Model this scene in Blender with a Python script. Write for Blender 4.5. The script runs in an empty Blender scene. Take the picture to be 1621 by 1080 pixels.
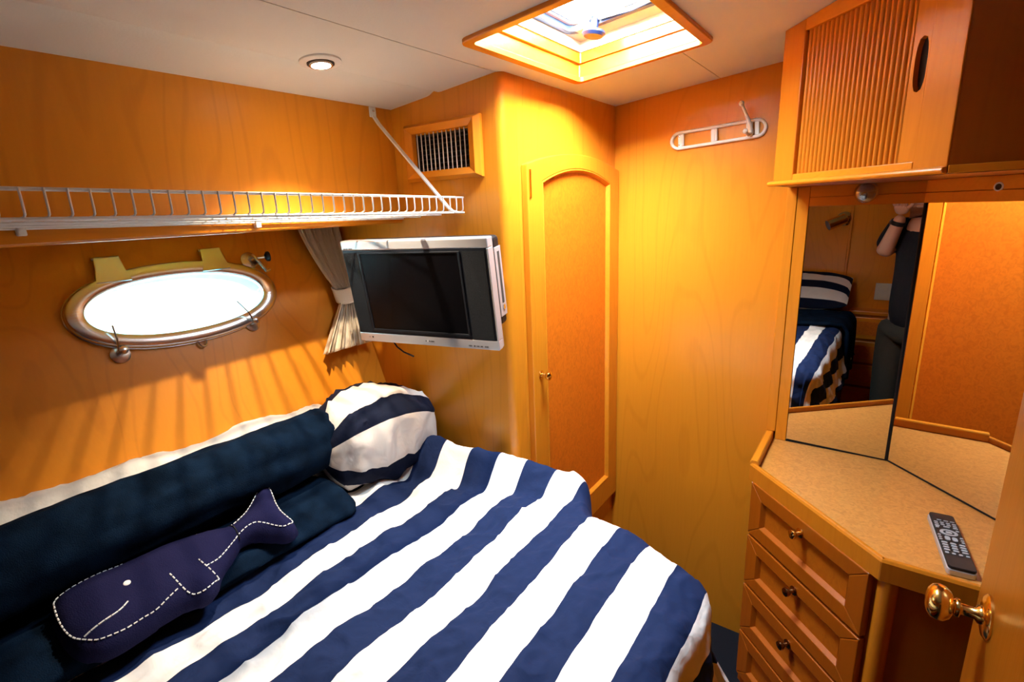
import bpy, bmesh, math, random
import numpy as np
from mathutils import Vector, Matrix, noise, geometry
random.seed(7)
SC = bpy.context.scene
COL = SC.collection
ZO = 1.535                      # eye height: coordinates below are measured from the eye, the floor is at -ZO
R_ = math.radians

# ------------------------------------------------------------------ camera
AZ, PITCH, ROLL = R_(36), R_(14.5), R_(2.46)
HEAD = Vector((-math.sin(AZ), math.cos(AZ), 0)); RIGHT0 = Vector((math.cos(AZ), math.sin(AZ), 0)); UP = Vector((0, 0, 1))
FWD = HEAD*math.cos(PITCH) - UP*math.sin(PITCH); UP0 = HEAD*math.sin(PITCH) + UP*math.cos(PITCH)
CR = RIGHT0*math.cos(ROLL) - UP0*math.sin(ROLL); CU = UP0*math.cos(ROLL) + RIGHT0*math.sin(ROLL)
cd = bpy.data.cameras.new('camera'); cam = bpy.data.objects.new('camera', cd); COL.objects.link(cam)
cd.sensor_width = 36; cd.lens = 36*810/1621; cd.clip_start = 0.01
m = Matrix((CR, CU, -FWD)).transposed().to_4x4(); m.translation = (0, 0, ZO); cam.matrix_world = m
SC.camera = cam

# ------------------------------------------------------------------ world, exposure
GLOW, ZEN, BASE = 285., 108., 26.
# hazy sky: pale blue dome, brighter towards the zenith and around the veiled sun on the starboard quarter, darker ground
w = bpy.data.worlds.new('sky'); SC.world = w; w.use_nodes = True
nt = w.node_tree; bg = nt.nodes['Background']; WNn = nt.nodes.new; WL = nt.links.new
SUNDIR = Vector((.50, -.78, .27)).normalized()
tc = WNn('ShaderNodeTexCoord'); sx = WNn('ShaderNodeSeparateXYZ'); WL(tc.outputs['Generated'], sx.inputs[0])
def wm(op, a_, b_=None, c_=None):
    n = WNn('ShaderNodeMath'); n.operation = op
    for i, v in enumerate((a_, b_, c_)):
        if v is None: continue
        if isinstance(v, (int, float)): n.inputs[i].default_value = v
        else: WL(v, n.inputs[i])
    return n.outputs[0]
dt = WNn('ShaderNodeVectorMath'); dt.operation = 'DOT_PRODUCT'; WL(tc.outputs['Generated'], dt.inputs[0]); dt.inputs[1].default_value = SUNDIR
zc = wm('MAXIMUM', sx.outputs['Z'], 0.0)
glow = wm('MULTIPLY', wm('POWER', wm('MAXIMUM', dt.outputs['Value'], 0.0), 5.0), GLOW)
dome = wm('MULTIPLY_ADD', wm('POWER', zc, 2.0), ZEN, BASE)
above = WNn('ShaderNodeMapRange'); above.inputs['From Min'].default_value = -.03; above.inputs['From Max'].default_value = .03; WL(sx.outputs['Z'], above.inputs['Value'])
ga = WNn('ShaderNodeMix'); ga.data_type = 'RGBA'; ga.inputs['A'].default_value = (.80, .92, 1.0, 1); ga.inputs['B'].default_value = (1.0, .97, .92, 1)
tot = wm('ADD', glow, dome); WL(wm('DIVIDE', glow, tot), ga.inputs['Factor'])
gm = WNn('ShaderNodeMix'); gm.data_type = 'RGBA'; WL(above.outputs[0], gm.inputs['Factor']); gm.inputs['A'].default_value = (.62, .66, .66, 1); WL(ga.outputs['Result'], gm.inputs['B'])
st_ = WNn('ShaderNodeMix'); st_.data_type = 'FLOAT'; WL(above.outputs[0], st_.inputs['Factor']); st_.inputs['A'].default_value = 22.; WL(tot, st_.inputs['B'])
WL(gm.outputs['Result'], bg.inputs['Color']); WL(st_.outputs['Result'], bg.inputs['Strength'])
SC.view_settings.view_transform = 'Standard'; SC.view_settings.look = 'None'
SC.view_settings.exposure = 0.0; SC.view_settings.gamma = 1.0; SC.view_settings.use_curve_mapping = False
SC.cycles.use_denoising = True; SC.cycles.use_adaptive_sampling = True; SC.cycles.adaptive_threshold = .02
SC.cycles.max_bounces = 9; SC.cycles.diffuse_bounces = 3; SC.cycles.glossy_bounces = 5; SC.cycles.transparent_max_bounces = 12
SC.cycles.sample_clamp_indirect = 12; SC.cycles.caustics_reflective = False; SC.cycles.caustics_refractive = False

def cz(x): return .313 + .093*(x+.772)          # underside of the sloping ceiling
HB, HA = -.372, -1.496                           # lower hull side: x = HA + HB*z
def hx(z): return HA + HB*z

def portal(name, loc, rot, sx_, sy_):            # sampling hint at the two real openings, gives off no light itself
    l = bpy.data.lights.new(name, 'AREA'); l.shape = 'RECTANGLE'; l.size = sx_; l.size_y = sy_
    l.cycles.is_portal = True
    o = bpy.data.objects.new(name, l); COL.objects.link(o); o.location = (loc[0], loc[1], loc[2]+ZO); o.rotation_euler = rot
SK = (-.700, -.372, .855, 1.312)                 # skylight well x0 x1 y0 y1
portal('skylight_portal', (-.535, 1.075, cz(-.535)+.13), (0, -math.atan(.093), 0), .36, .44)
portal('porthole_portal', (hx(-.185)-.07, .555, -.185), (0, -(math.pi/2+math.atan(.372)), 0), .30, .52)

# ------------------------------------------------------------------ materials
MATS = {}
def new_mat(name):
    m = bpy.data.materials.new(name); m.use_nodes = True
    b = m.node_tree.nodes['Principled BSDF']; MATS[name] = m
    return m, m.node_tree, b
def plain(name, col, rough=.5, metal=0., spec=.5, coat=0., bump=0., bscale=60., var=0., vscale=8., sheen=0.):
    m, nt, b = new_mat(name)
    b.inputs['Base Color'].default_value = (*col, 1); b.inputs['Roughness'].default_value = rough
    b.inputs['Metallic'].default_value = metal; b.inputs['Specular IOR Level'].default_value = spec
    b.inputs['Coat Weight'].default_value = coat; b.inputs['Sheen Weight'].default_value = sheen
    if bump or var:
        tc = nt.nodes.new('ShaderNodeTexCoord')
    if bump:
        n = nt.nodes.new('ShaderNodeTexNoise'); n.inputs['Scale'].default_value = bscale; n.inputs['Detail'].default_value = 4
        nt.links.new(tc.outputs['Object'], n.inputs['Vector'])
        bp = nt.nodes.new('ShaderNodeBump'); bp.inputs['Strength'].default_value = bump; bp.inputs['Distance'].default_value = .01
        nt.links.new(n.outputs['Fac'], bp.inputs['Height']); nt.links.new(bp.outputs[0], b.inputs['Normal'])
    if var:
        n = nt.nodes.new('ShaderNodeTexNoise'); n.inputs['Scale'].default_value = vscale; n.inputs['Detail'].default_value = 5
        nt.links.new(tc.outputs['Object'], n.inputs['Vector'])
        r = nt.nodes.new('ShaderNodeValToRGB'); nt.links.new(n.outputs['Fac'], r.inputs[0])
        r.color_ramp.elements[0].position = .3; r.color_ramp.elements[1].position = .7
        r.color_ramp.elements[0].color = (*[c*(1-var) for c in col], 1); r.color_ramp.elements[1].color = (*[min(1, c*(1+var)) for c in col], 1)
        nt.links.new(r.outputs[0], b.inputs['Base Color'])
    return m
def wood(name, col, rough=.30, grain='Z', fig=.10, fine=.10, seed=0., band=0., spec=.5):
    m, nt, b = new_mat(name); N = nt.nodes.new; L = nt.links.new
    tc = N('ShaderNodeTexCoord'); mp = N('ShaderNodeMapping'); L(tc.outputs['Object'], mp.inputs[0])
    s = [4.2, 4.2, 4.2]; s['XYZ'.index(grain)] = .75; mp.inputs['Scale'].default_value = s; mp.inputs['Location'].default_value = (seed, seed*1.7, seed*.6)
    n1 = N('ShaderNodeTexNoise'); n1.inputs['Scale'].default_value = 1.0; n1.inputs['Detail'].default_value = 1.5; L(mp.outputs[0], n1.inputs['Vector'])
    mu = N('ShaderNodeMath'); mu.operation = 'MULTIPLY'; mu.inputs[1].default_value = 105; L(n1.outputs['Fac'], mu.inputs[0])
    si = N('ShaderNodeMath'); si.operation = 'SINE'; L(mu.outputs[0], si.inputs[0])
    pw = N('ShaderNodeMapRange'); pw.inputs['From Min'].default_value = .70; pw.inputs['From Max'].default_value = 1; pw.inputs['To Min'].default_value = 0; pw.inputs['To Max'].default_value = fig
    L(si.outputs[0], pw.inputs['Value'])
    mp2 = N('ShaderNodeMapping'); L(tc.outputs['Object'], mp2.inputs[0])
    s2 = [150., 150., 150.]; s2['XYZ'.index(grain)] = 7.; mp2.inputs['Scale'].default_value = s2
    n2 = N('ShaderNodeTexNoise'); n2.inputs['Scale'].default_value = 1.0; n2.inputs['Detail'].default_value = 3; L(mp2.outputs[0], n2.inputs['Vector'])
    f2 = N('ShaderNodeMath'); f2.operation = 'MULTIPLY'; f2.inputs[1].default_value = fine*2; L(n2.outputs['Fac'], f2.inputs[0])
    ad = N('ShaderNodeMath'); ad.operation = 'ADD'; L(pw.outputs[0], ad.inputs[0]); L(f2.outputs[0], ad.inputs[1])
    n3 = N('ShaderNodeTexNoise'); n3.inputs['Scale'].default_value = .55; n3.inputs['Detail'].default_value = 2; L(mp.outputs[0], n3.inputs['Vector'])
    f3 = N('ShaderNodeMath'); f3.operation = 'MULTIPLY_ADD'; f3.inputs[1].default_value = .34+band; f3.inputs[2].default_value = -.17; L(n3.outputs['Fac'], f3.inputs[0])
    a2 = N('ShaderNodeMath'); a2.operation = 'ADD'; L(ad.outputs[0], a2.inputs[0]); L(f3.outputs[0], a2.inputs[1])
    mx = N('ShaderNodeMix'); mx.data_type = 'RGBA'; L(a2.outputs[0], mx.inputs['Factor'])
    mx.inputs['A'].default_value = (*col, 1); mx.inputs['B'].default_value = (col[0]*.52, col[1]*.36, col[2]*.22, 1)
    L(mx.outputs['Result'], b.inputs['Base Color'])
    b.inputs['Roughness'].default_value = rough; b.inputs['Specular IOR Level'].default_value = spec
    bp = N('ShaderNodeBump'); bp.inputs['Strength'].default_value = .05; bp.inputs['Distance'].default_value = .004; L(n2.outputs['Fac'], bp.inputs['Height']); L(bp.outputs[0], b.inputs['Normal'])
    return m
def burl(name, col, rough=.35, scale=28., con=.7):
    m, nt, b = new_mat(name); N = nt.nodes.new; L = nt.links.new
    tc = N('ShaderNodeTexCoord')
    mp = N('ShaderNodeMapping'); L(tc.outputs['Object'], mp.inputs[0]); mp.inputs['Scale'].default_value = (1, 1, .8)
    n1 = N('ShaderNodeTexNoise'); n1.inputs['Scale'].default_value = scale; n1.inputs['Detail'].default_value = 6; n1.inputs['Distortion'].default_value = 1.6; L(mp.outputs[0], n1.inputs['Vector'])
    r = N('ShaderNodeValToRGB'); L(n1.outputs['Fac'], r.inputs[0])
    r.color_ramp.elements[0].position = .32; r.color_ramp.elements[0].color = (col[0]*con, col[1]*con*.92, col[2]*con*.8, 1)
    r.color_ramp.elements[1].position = .60; r.color_ramp.elements[1].color = (*col, 1)
    L(r.outputs[0], b.inputs['Base Color']); b.inputs['Roughness'].default_value = rough
    return m
def stripes(name, white, navy, period, off, duty=.5, bump=.35):
    m, nt, b = new_mat(name); N = nt.nodes.new; L = nt.links.new
    uv = N('ShaderNodeUVMap'); uv.uv_map = 'UVMap'; sp = N('ShaderNodeSeparateXYZ'); L(uv.outputs[0], sp.inputs[0])
    a = N('ShaderNodeMath'); a.operation = 'SUBTRACT'; a.inputs[1].default_value = off; L(sp.outputs['X'], a.inputs[0])
    d = N('ShaderNodeMath'); d.operation = 'DIVIDE'; d.inputs[1].default_value = period; L(a.outputs[0], d.inputs[0])
    fl = N('ShaderNodeMath'); fl.operation = 'FLOORED_MODULO'; fl.inputs[1].default_value = 1; L(d.outputs[0], fl.inputs[0])
    lt = N('ShaderNodeMath'); lt.operation = 'LESS_THAN'; lt.inputs[1].default_value = duty; L(fl.outputs[0], lt.inputs[0])
    mx = N('ShaderNodeMix'); mx.data_type = 'RGBA'; L(lt.outputs[0], mx.inputs['Factor'])
    mx.inputs['A'].default_value = (*white, 1); mx.inputs['B'].default_value = (*navy, 1); L(mx.outputs['Result'], b.inputs['Base Color'])
    b.inputs['Roughness'].default_value = .85; b.inputs['Specular IOR Level'].default_value = .2
    tc = N('ShaderNodeTexCoord'); n = N('ShaderNodeTexNoise'); n.inputs['Scale'].default_value = 22; n.inputs['Detail'].default_value = 3; n.inputs['Distortion'].default_value = .6
    L(tc.outputs['Object'], n.inputs['Vector'])
    bp = N('ShaderNodeBump'); bp.inputs['Strength'].default_value = bump; bp.inputs['Distance'].default_value = .012; L(n.outputs['Fac'], bp.inputs['Height']); L(bp.outputs[0], b.inputs['Normal'])
    return m
def glass(name, col=(1, 1, 1), fac=.06, rough=.02):
    m, nt, b = new_mat(name); nt.nodes.remove(b); N = nt.nodes.new; L = nt.links.new
    t = N('ShaderNodeBsdfTransparent'); t.inputs[0].default_value = (*col, 1); g = N('ShaderNodeBsdfGlossy'); g.inputs['Roughness'].default_value = rough
    x = N('ShaderNodeMixShader'); x.inputs[0].default_value = fac; L(t.outputs[0], x.inputs[1]); L(g.outputs[0], x.inputs[2]); L(x.outputs[0], nt.nodes['Material Output'].inputs[0])
    return m
def emit(name, col, s):
    m, nt, b = new_mat(name); b.inputs['Base Color'].default_value = (*col, 1)
    b.inputs['Emission Color'].default_value = (*col, 1); b.inputs['Emission Strength'].default_value = s
    return m

WC = (.78, .285, .017)
wood('maple_wall', WC, rough=.27, fig=.13, fine=.09)
wood('maple_hook', WC, rough=.24, fig=.11, fine=.09, seed=3.1, band=.2)
wood('maple_hull', WC, rough=.36, fig=.15, fine=.08, seed=7.7)
wood('maple_frame', (.78, .265, .015), rough=.27, fig=.08, fine=.12, seed=1.3)
wood('maple_rail', (.78, .265, .015), rough=.27, grain='Y', fig=.08, fine=.12, seed=2.2)
wood('maple_cross', (.78, .265, .015), rough=.27, grain='X', fig=.08, fine=.12, seed=2.9)
wood('maple_shaded', (.37, .088, .0035), rough=.32, fig=.08, fine=.12, seed=5.1)  # wall maple with the shade of the dim side put into its colour
wood('door_shaded', (.37, .112, .0045), rough=.30, fig=.10, fine=.10, seed=9.2)  # the door leaf's shade is put into this darker wood colour
burl('burl_shaded', (.44, .115, .005), scale=60, con=.84)  # burl of the closet door, darkened to carry the drawers' shade
wood('maple_dimmed', (.62, .20, .011), rough=.27, fig=.08, fine=.12, seed=4.4)  # frame maple made darker: dimmer light on cabinet and rails is in the colour
burl('burl_panel', (.78, .19, .010), scale=60, con=.84)
burl('burl_top', (.66, .285, .062), rough=.30, scale=70, con=.78)
plain('ceiling_vinyl', (.74, .75, .72), rough=.6, bump=.06, bscale=240)
plain('blocker_grey', (.30, .31, .31), rough=.9, bump=.3, bscale=12, var=.2)
plain('dark_gap', (.05, .03, .02), rough=.9)
plain('carpet', (.006, .008, .020), rough=1, bump=.9, bscale=700, var=.5, vscale=380)
plain('white_wire', (.86, .86, .84), rough=.35, coat=.2)
plain('white_paint', (.84, .82, .78), rough=.4)
plain('chrome', (.66, .67, .68), rough=.22, metal=1)
plain('steel', (.60, .59, .57), rough=.25, metal=1)
plain('brass', (.86, .60, .20), rough=.16, metal=1)
plain('dark_brass', (.30, .16, .07), rough=.25, metal=1)
plain('black_plastic', (.008, .008, .010), rough=.45, spec=.22)
plain('tv_black', (.008, .010, .016), rough=.45, spec=.2)
plain('tv_screen', (.002, .002, .003), rough=.3, spec=.12)
plain('tv_silver', (.56, .57, .62), rough=.34, metal=.55)
plain('tv_side', (.50, .42, .40), rough=.4, metal=.3)
plain('tv_cloth', (.007, .009, .013), rough=.8, spec=.2, bump=.5, bscale=900)
plain('print_grey', (.08, .08, .09), rough=.6)
plain('print_light', (.85, .85, .88), rough=.5)
plain('key_grey', (.42, .43, .46), rough=.5)
plain('rubber_blue', (.015, .035, .10), rough=.45)
plain('knob_blue', (.004, .010, .045), rough=.4)
plain('gelcoat', (.80, .86, .88), rough=.35)
plain('gelcoat_cyan', (.25, .75, .78), rough=.4)
plain('mirror', (.86, .87, .85), rough=.0, metal=1)
plain('curtain_cloth', (.80, .70, .57), rough=.95, bump=.15, bscale=300)
plain('navy_plush', (.0035, .0105, .026), rough=1, spec=.05, bump=.35, bscale=520, var=.45, vscale=22)
plain('navy_canvas', (.011, .011, .050), rough=.9, spec=.1, bump=.25, bscale=500)
plain('stitch_white', (.85, .85, .85), rough=.8)
plain('sheet_white', (.80, .77, .74), rough=.9, bump=.5, bscale=26)
plain('mattress_ticking', (.55, .53, .50), rough=.9, bump=.2)
plain('skin', (.62, .33, .23), rough=.5, bump=.08, bscale=90)
plain('shirt_black', (.003, .004, .009), rough=.9, bump=.25, bscale=60)
plain('trousers_olive', (.036, .034, .026), rough=.9, bump=.3, bscale=40)
plain('hair_grey', (.12, .10, .09), rough=.8, bump=.8, bscale=120)
plain('shoe_dark', (.02, .018, .016), rough=.6)
plain('switch_white', (.70, .69, .62), rough=.4)
plain('lamp_glass_blue', (.28, .36, .44), rough=.3)
glass('pane_clear', (.97, .99, 1.0), .05)
glass('pane_port', (.74, .93, .98), .05)
glass('puck_glass', (.92, .95, .98), .28, .08)
emit('bulb_glow', (1.0, .86, .66), 60)
stripes('duvet_stripes', (.88, .85, .84), (.0060, .0165, .068), .149, -.272)
stripes('pillow_stripes', (.84, .78, .75), (.005, .009, .030), .155, 0.0, bump=.35)

# ------------------------------------------------------------------ mesh builder
V3 = Vector
class MB:
    def __init__(s): s.v = []; s.f = []; s.uv = None
    def add(s, vs, fs):
        o = len(s.v); s.v += [V3(v) for v in vs]; s.f += [tuple(i+o for i in f) for f in fs]; return s
    def box(s, x0, x1, y0, y1, z0, z1):
        return s.add([(x, y, z) for z in (z0, z1) for y in (y0, y1) for x in (x0, x1)],
                     [(0, 2, 3, 1), (4, 5, 7, 6), (0, 1, 5, 4), (2, 6, 7, 3), (0, 4, 6, 2), (1, 3, 7, 5)])
    def obox(s, c, ax, h):
        c = V3(c); a = [V3(x) for x in ax]
        return s.add([c + a[0]*h[0]*i + a[1]*h[1]*j + a[2]*h[2]*k for k in (-1, 1) for j in (-1, 1) for i in (-1, 1)],
                     [(0, 2, 3, 1), (4, 5, 7, 6), (0, 1, 5, 4), (2, 6, 7, 3), (0, 4, 6, 2), (1, 3, 7, 5)])
    def prism(s, poly, vec):
        n = len(poly); p = [V3(q) for q in poly]; vec = V3(vec)
        return s.add(p + [q+vec for q in p], [tuple(range(n))[::-1], tuple(range(n, 2*n))] + [(i, (i+1) % n, (i+1) % n+n, i+n) for i in range(n)])
    def ring(s, outer, inner, vec):
        n = len(outer); vec = V3(vec); o = [V3(q) for q in outer]; i_ = [V3(q) for q in inner]
        vs = o + i_ + [q+vec for q in o] + [q+vec for q in i_]; fs = []
        for k in range(n):
            j = (k+1) % n
            fs += [(k, j, n+j, n+k), (2*n+k, 3*n+k, 3*n+j, 2*n+j), (k, 2*n+k, 2*n+j, j), (n+k, n+j, 3*n+j, 3*n+k)]
        return s.add(vs, fs)
    def tube(s, pts, r, n=8, closed=False, flat=None, up=None):
        pts = [V3(p) for p in pts]; m = len(pts); rr = r if isinstance(r, (list, tuple)) else [r]*m
        vs = []; fs = []; prev = None
        for i, p in enumerate(pts):
            t = (pts[(i+1) % m] - pts[i-1]) if closed else (pts[min(i+1, m-1)] - pts[max(i-1, 0)])
            t = t.normalized()
            if up is not None: a = V3(up)
            else: a = prev if prev is not None else (V3((0, 0, 1)) if abs(t.z) < .9 else V3((1, 0, 0)))
            a = (a - t*a.dot(t)).normalized(); prev = a; b = t.cross(a)
            fa, fb = (1, 1) if flat is None else flat
            for k in range(n):
                q = 2*math.pi*(k+.5)/n if n == 4 else 2*math.pi*k/n
                vs.append(p + (a*math.cos(q)*fa + b*math.sin(q)*fb)*rr[i])
        for i in range(m if closed else m-1):
            j = (i+1) % m
            fs += [(i*n+k, i*n+(k+1) % n, j*n+(k+1) % n, j*n+k) for k in range(n)]
        if not closed: fs += [tuple(range(n))[::-1], tuple(range((m-1)*n, m*n))]
        return s.add(vs, fs)
    def lathe(s, c, ax, prof, n=24, sx=1., sy=1., xd=None):
        c = V3(c); ax = V3(ax).normalized(); a = V3(xd) if xd is not None else (V3((0, 0, 1)) if abs(ax.z) < .9 else V3((1, 0, 0)))
        a = (a - ax*a.dot(ax)).normalized(); b = ax.cross(a); vs = []; fs = []
        for r, h in prof:
            for k in range(n):
                q = 2*math.pi*k/n; vs.append(c + ax*h + (a*math.cos(q)*sx + b*math.sin(q)*sy)*max(r, 1e-5))
        for i in range(len(prof)-1):
            fs += [(i*n+k, i*n+(k+1) % n, (i+1)*n+(k+1) % n, (i+1)*n+k) for k in range(n)]
        fs += [tuple(range(n))[::-1], tuple(range((len(prof)-1)*n, len(prof)*n))]
        return s.add(vs, fs)
    def grid(s, rows, uv=None, closed=False):
        m = len(rows); n = len(rows[0]); vs = [q for r in rows for q in r]; fs = []
        for i in range(m-1):
            for k in range(n if closed else n-1):
                j = (k+1) % n; fs.append((i*n+k, i*n+j, (i+1)*n+j, (i+1)*n+k))
        if uv is not None: s.uv = [q for r in uv for q in r]
        return s.add(vs, fs)
    def build(s, name, mat, parent=None, smooth=None, bevel=0., seg=2, solid=0., sub=0, fix=True):
        off = V3((0, 0, 0))
        q = parent
        while q is not None: off += q.location; q = q.parent
        me = bpy.data.meshes.new(name); me.from_pydata([tuple(v + V3((0, 0, ZO)) - off) for v in s.v], [], s.f)
        if s.uv is not None:
            ul = me.uv_layers.new(name='UVMap')
            for l in me.loops: ul.data[l.index].uv = s.uv[l.vertex_index]
        if fix:
            bm = bmesh.new(); bm.from_mesh(me); bmesh.ops.recalc_face_normals(bm, faces=bm.faces); bm.to_mesh(me); bm.free()
        me.materials.append(MATS[mat])
        if smooth is not None:
            me.shade_smooth(); me.set_sharp_from_angle(angle=R_(smooth))
        o = bpy.data.objects.new(name, me); COL.objects.link(o)
        if parent is not None: o.parent = parent
        if solid:
            md = o.modifiers.new('solid', 'SOLIDIFY'); md.thickness = abs(solid); md.offset = -1 if solid > 0 else 1
        if sub:
            md = o.modifiers.new('sub', 'SUBSURF'); md.levels = sub; md.render_levels = sub
        if bevel:
            md = o.modifiers.new('bevel', 'BEVEL'); md.width = bevel; md.segments = seg; md.limit_method = 'ANGLE'; md.angle_limit = R_(35)
        return o
def tag(o, label, cat, group=None):
    o['label'] = label; o['category'] = cat
    if group: o['group'] = group
    return o
def struct(o): o['kind'] = 'structure'; return o
def empty(name, loc):
    o = bpy.data.objects.new(name, None); COL.objects.link(o); o.location = (loc[0], loc[1], loc[2]+ZO); o.empty_display_size = .05; return o
def thing(name, loc, label, cat, group=None): return tag(empty(name, loc), label, cat, group)
def rrect(x0, x1, y0, y1, r, n=5):
    out = []
    for cx, cy, a0 in ((x1-r, y1-r, 0), (x0+r, y1-r, 90), (x0+r, y0+r, 180), (x1-r, y0+r, 270)):
        for k in range(n+1):
            a = R_(a0+90*k/n); out.append((cx+r*math.cos(a), cy+r*math.sin(a)))
    return out
def smooth01(t): t = min(1, max(0, t)); return t*t*(3-2*t)

FL = -ZO; XR = .42; YB = -.85; YT = 1.06; YH = 1.70; XD = -.772
# ------------------------------------------------------------------ setting
struct(MB().box(-1.75, .60, -.95, 1.80, FL-.05, FL).build('floor', 'carpet'))
# ceiling: three vinyl panels, open joints between them, the skylight cut out
ceil = struct(empty('ceiling', (0, 0, .3)))
def ceil_panel(x0, x1, y0, y1):
    xs = [x0, x1]
    if x0 < -.985 < x1: xs = [x0, -1.03, -1.01, -1.0, -.992, -.985, -.978, -.97, -.96, -.94, x1]
    def zz(x): return cz(x) + (.007*math.exp(-((x+.985)/.012)**2))
    poly = [(x, y0, zz(x)) for x in xs] + [(x, y0, cz(x)+.012) for x in xs[::-1]]
    MB().prism(poly, (0, y1-y0, 0)).build('ceiling_panel', 'ceiling_vinyl', ceil, smooth=30)
ceil_panel(-1.172, -.7865, -.89, 1.74)
for seg in ((-.7845, SK[0], -.89, 1.74), (SK[0], -.4425, -.89, SK[2]), (SK[0], -.4425, SK[3], 1.74), (-.4405, SK[1], -.89, SK[2]), (-.4405, SK[1], SK[3], 1.74), (SK[1], .46, -.89, 1.74)):
    ceil_panel(*seg)
def slab(x0, x1, y0, y1, h0, h1):
    return [(x0, y0, cz(x0)+h0), (x1, y0, cz(x1)+h0), (x1, y0, cz(x1)+h1), (x0, y0, cz(x0)+h1)], (0, y1-y0, 0)
dk = MB()
for a in ((-1.75, SK[0]-.02, -.95, 1.8), (SK[1]+.02, .6, -.95, 1.8), (SK[0]-.02, SK[1]+.02, -.95, SK[2]-.02), (SK[0]-.02, SK[1]+.02, SK[3]+.02, 1.8)):
    dk.prism(*slab(*a, .0125, .075))
dk.build('deck_core', 'dark_gap', ceil)
# walls
struct(MB().prism([(-1.172, -.9, -.012), (-1.15, -.9, -.012), (-1.15, -.9, cz(-1.15)+.006), (-1.172, -.9, cz(-1.172)+.006)], (0, 1.96, 0)).build('wall_left', 'maple_hull'))
so = struct(MB().prism([(-1.56, -.9, -.012), (-1.56, -.9, .02), (-1.173, -.9, .02), (-1.173, -.9, -.012)], (0, 1.96, 0)).build('trim_1', 'maple_rail'))
struct(MB().prism([(-1.168, -.9, -.027), (-1.143, -.9, -.027), (-1.140, -.9, -.022), (-1.140, -.9, .003), (-1.149, -.9, .003), (-1.149, -.9, -.012), (-1.168, -.9, -.012)], (0, 1.957, 0)).build('trim_2', 'maple_rail', bevel=.003))
# lower hull side with the elliptical opening
UPV = V3((HB, 0, 1)).normalized(); NRM = V3((1, 0, -HB)).normalized(); YV = V3((0, 1, 0))
PC = V3((hx(-.196), .555, -.196))
def hp(y, t, n=0.): return PC + YV*y + UPV*t + NRM*n
def ell(a, b, n=64, e=2.15):
    out = []
    for k in range(n):
        q = 2*math.pi*k/n; c, s_ = math.cos(q), math.sin(q)
        out.append((a*math.copysign(abs(c)**(2/e), c), b*math.copysign(abs(s_)**(2/e), s_)))
    return out
tt0 = (-1.535+.196)*math.hypot(1, HB); tt1 = (.05+.196)*math.hypot(1, HB)
def hole_loops(a, b, e, x0, x1, y0, y1, n=72):
    an = sorted([2*math.pi*k/n+.01 for k in range(n)] + [math.atan2(y, x) % (2*math.pi) for x in (x0, x1) for y in (y0, y1)])
    sq, el = [], []
    for q in an:
        c, s_ = math.cos(q), math.sin(q); r = ((abs(c)/a)**e+(abs(s_)/b)**e)**(-1/e); el.append((r*c, r*s_))
        sc = min((x1 if c > 0 else -x0)/max(abs(c), 1e-9), (y1 if s_ > 0 else -y0)/max(abs(s_), 1e-9)); sq.append((sc*c, sc*s_))
    return sq, el
sq, el = hole_loops(.212, .078, 2.15, -.45, .5, -.3, .22)
mb = MB(); mb.ring([hp(a, b) for a, b in sq], [hp(a, b) for a, b in el], -NRM*.03)
def hbox(y0, y1, t0, t1): mb.prism([hp(y0, t0), hp(y1, t0), hp(y1, t1), hp(y0, t1)], -NRM*.03)
yl, yr = -.9-.555, 1.06-.555+.03
hbox(yl, -.45, tt0, tt1); hbox(.5, yr, tt0, tt1); hbox(-.45, .5, tt0, -.3); hbox(-.45, .5, .22, tt1)
struct(mb.build('wall_hull', 'maple_hull'))
# television bulkhead with the vent hole
VX0, VX1, VZ0, VZ1 = -1.068, -.868, .108, .200
mb = MB()
for a in ((-1.75, VX0, FL, .5), (VX1, XD-.02, FL, .5), (VX0, VX1, FL, VZ0), (VX0, VX1, VZ1, .5)): mb.box(a[0], a[1], YT, YT+.02, a[2], a[3])
struct(mb.build('wall_front', 'maple_wall'))
mb = MB(); cpts = [(XD-.02, YT)] + [(XD-.02+.02*math.sin(R_(a)), YT+.02-.02*math.cos(R_(a))) for a in range(0, 91, 15)] + [(XD, YT+.06), (XD-.02, YT+.06)]
mb.prism([(x, y, FL) for x, y in cpts], (0, 0, cz(XD)-FL+.003)); struct(mb.build('trim_3', 'maple_frame', smooth=40))
struct(MB().box(XD-.03, XD, YT+.0605, YH, FL, .33).build('wall_closet', 'maple_wall'))
struct(MB().box(XD-.05, XR+.05, YH, YH+.04, FL, .52).build('wall_hook', 'maple_hook'))
struct(MB().box(XR, XR+.04, YB-.05, YH+.04, FL, .52).build('wall_right', 'maple_shaded'))
struct(MB().box(-1.75, XR+.04, YB-.04, YB, FL, .52).build('wall_back', 'maple_wall'))
struct(MB().box(-.285, -.268, YB, YB+.012, -.82, cz(-.2)).build('trim_4', 'maple_frame', bevel=.003))

blocker = tag(MB().prism([(-2.5, -3.0, -1.9), (-2.6, -3.0, .45), (-2.9, -3.0, .45), (-2.9, -3.0, -1.9)], (0, 8, 0)).build('porthole_blocker', 'blocker_grey'), 'added pier wall seen bright through the oval porthole', 'blocker')  # made-up wall outside, added to hold back light at the porthole

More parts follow.
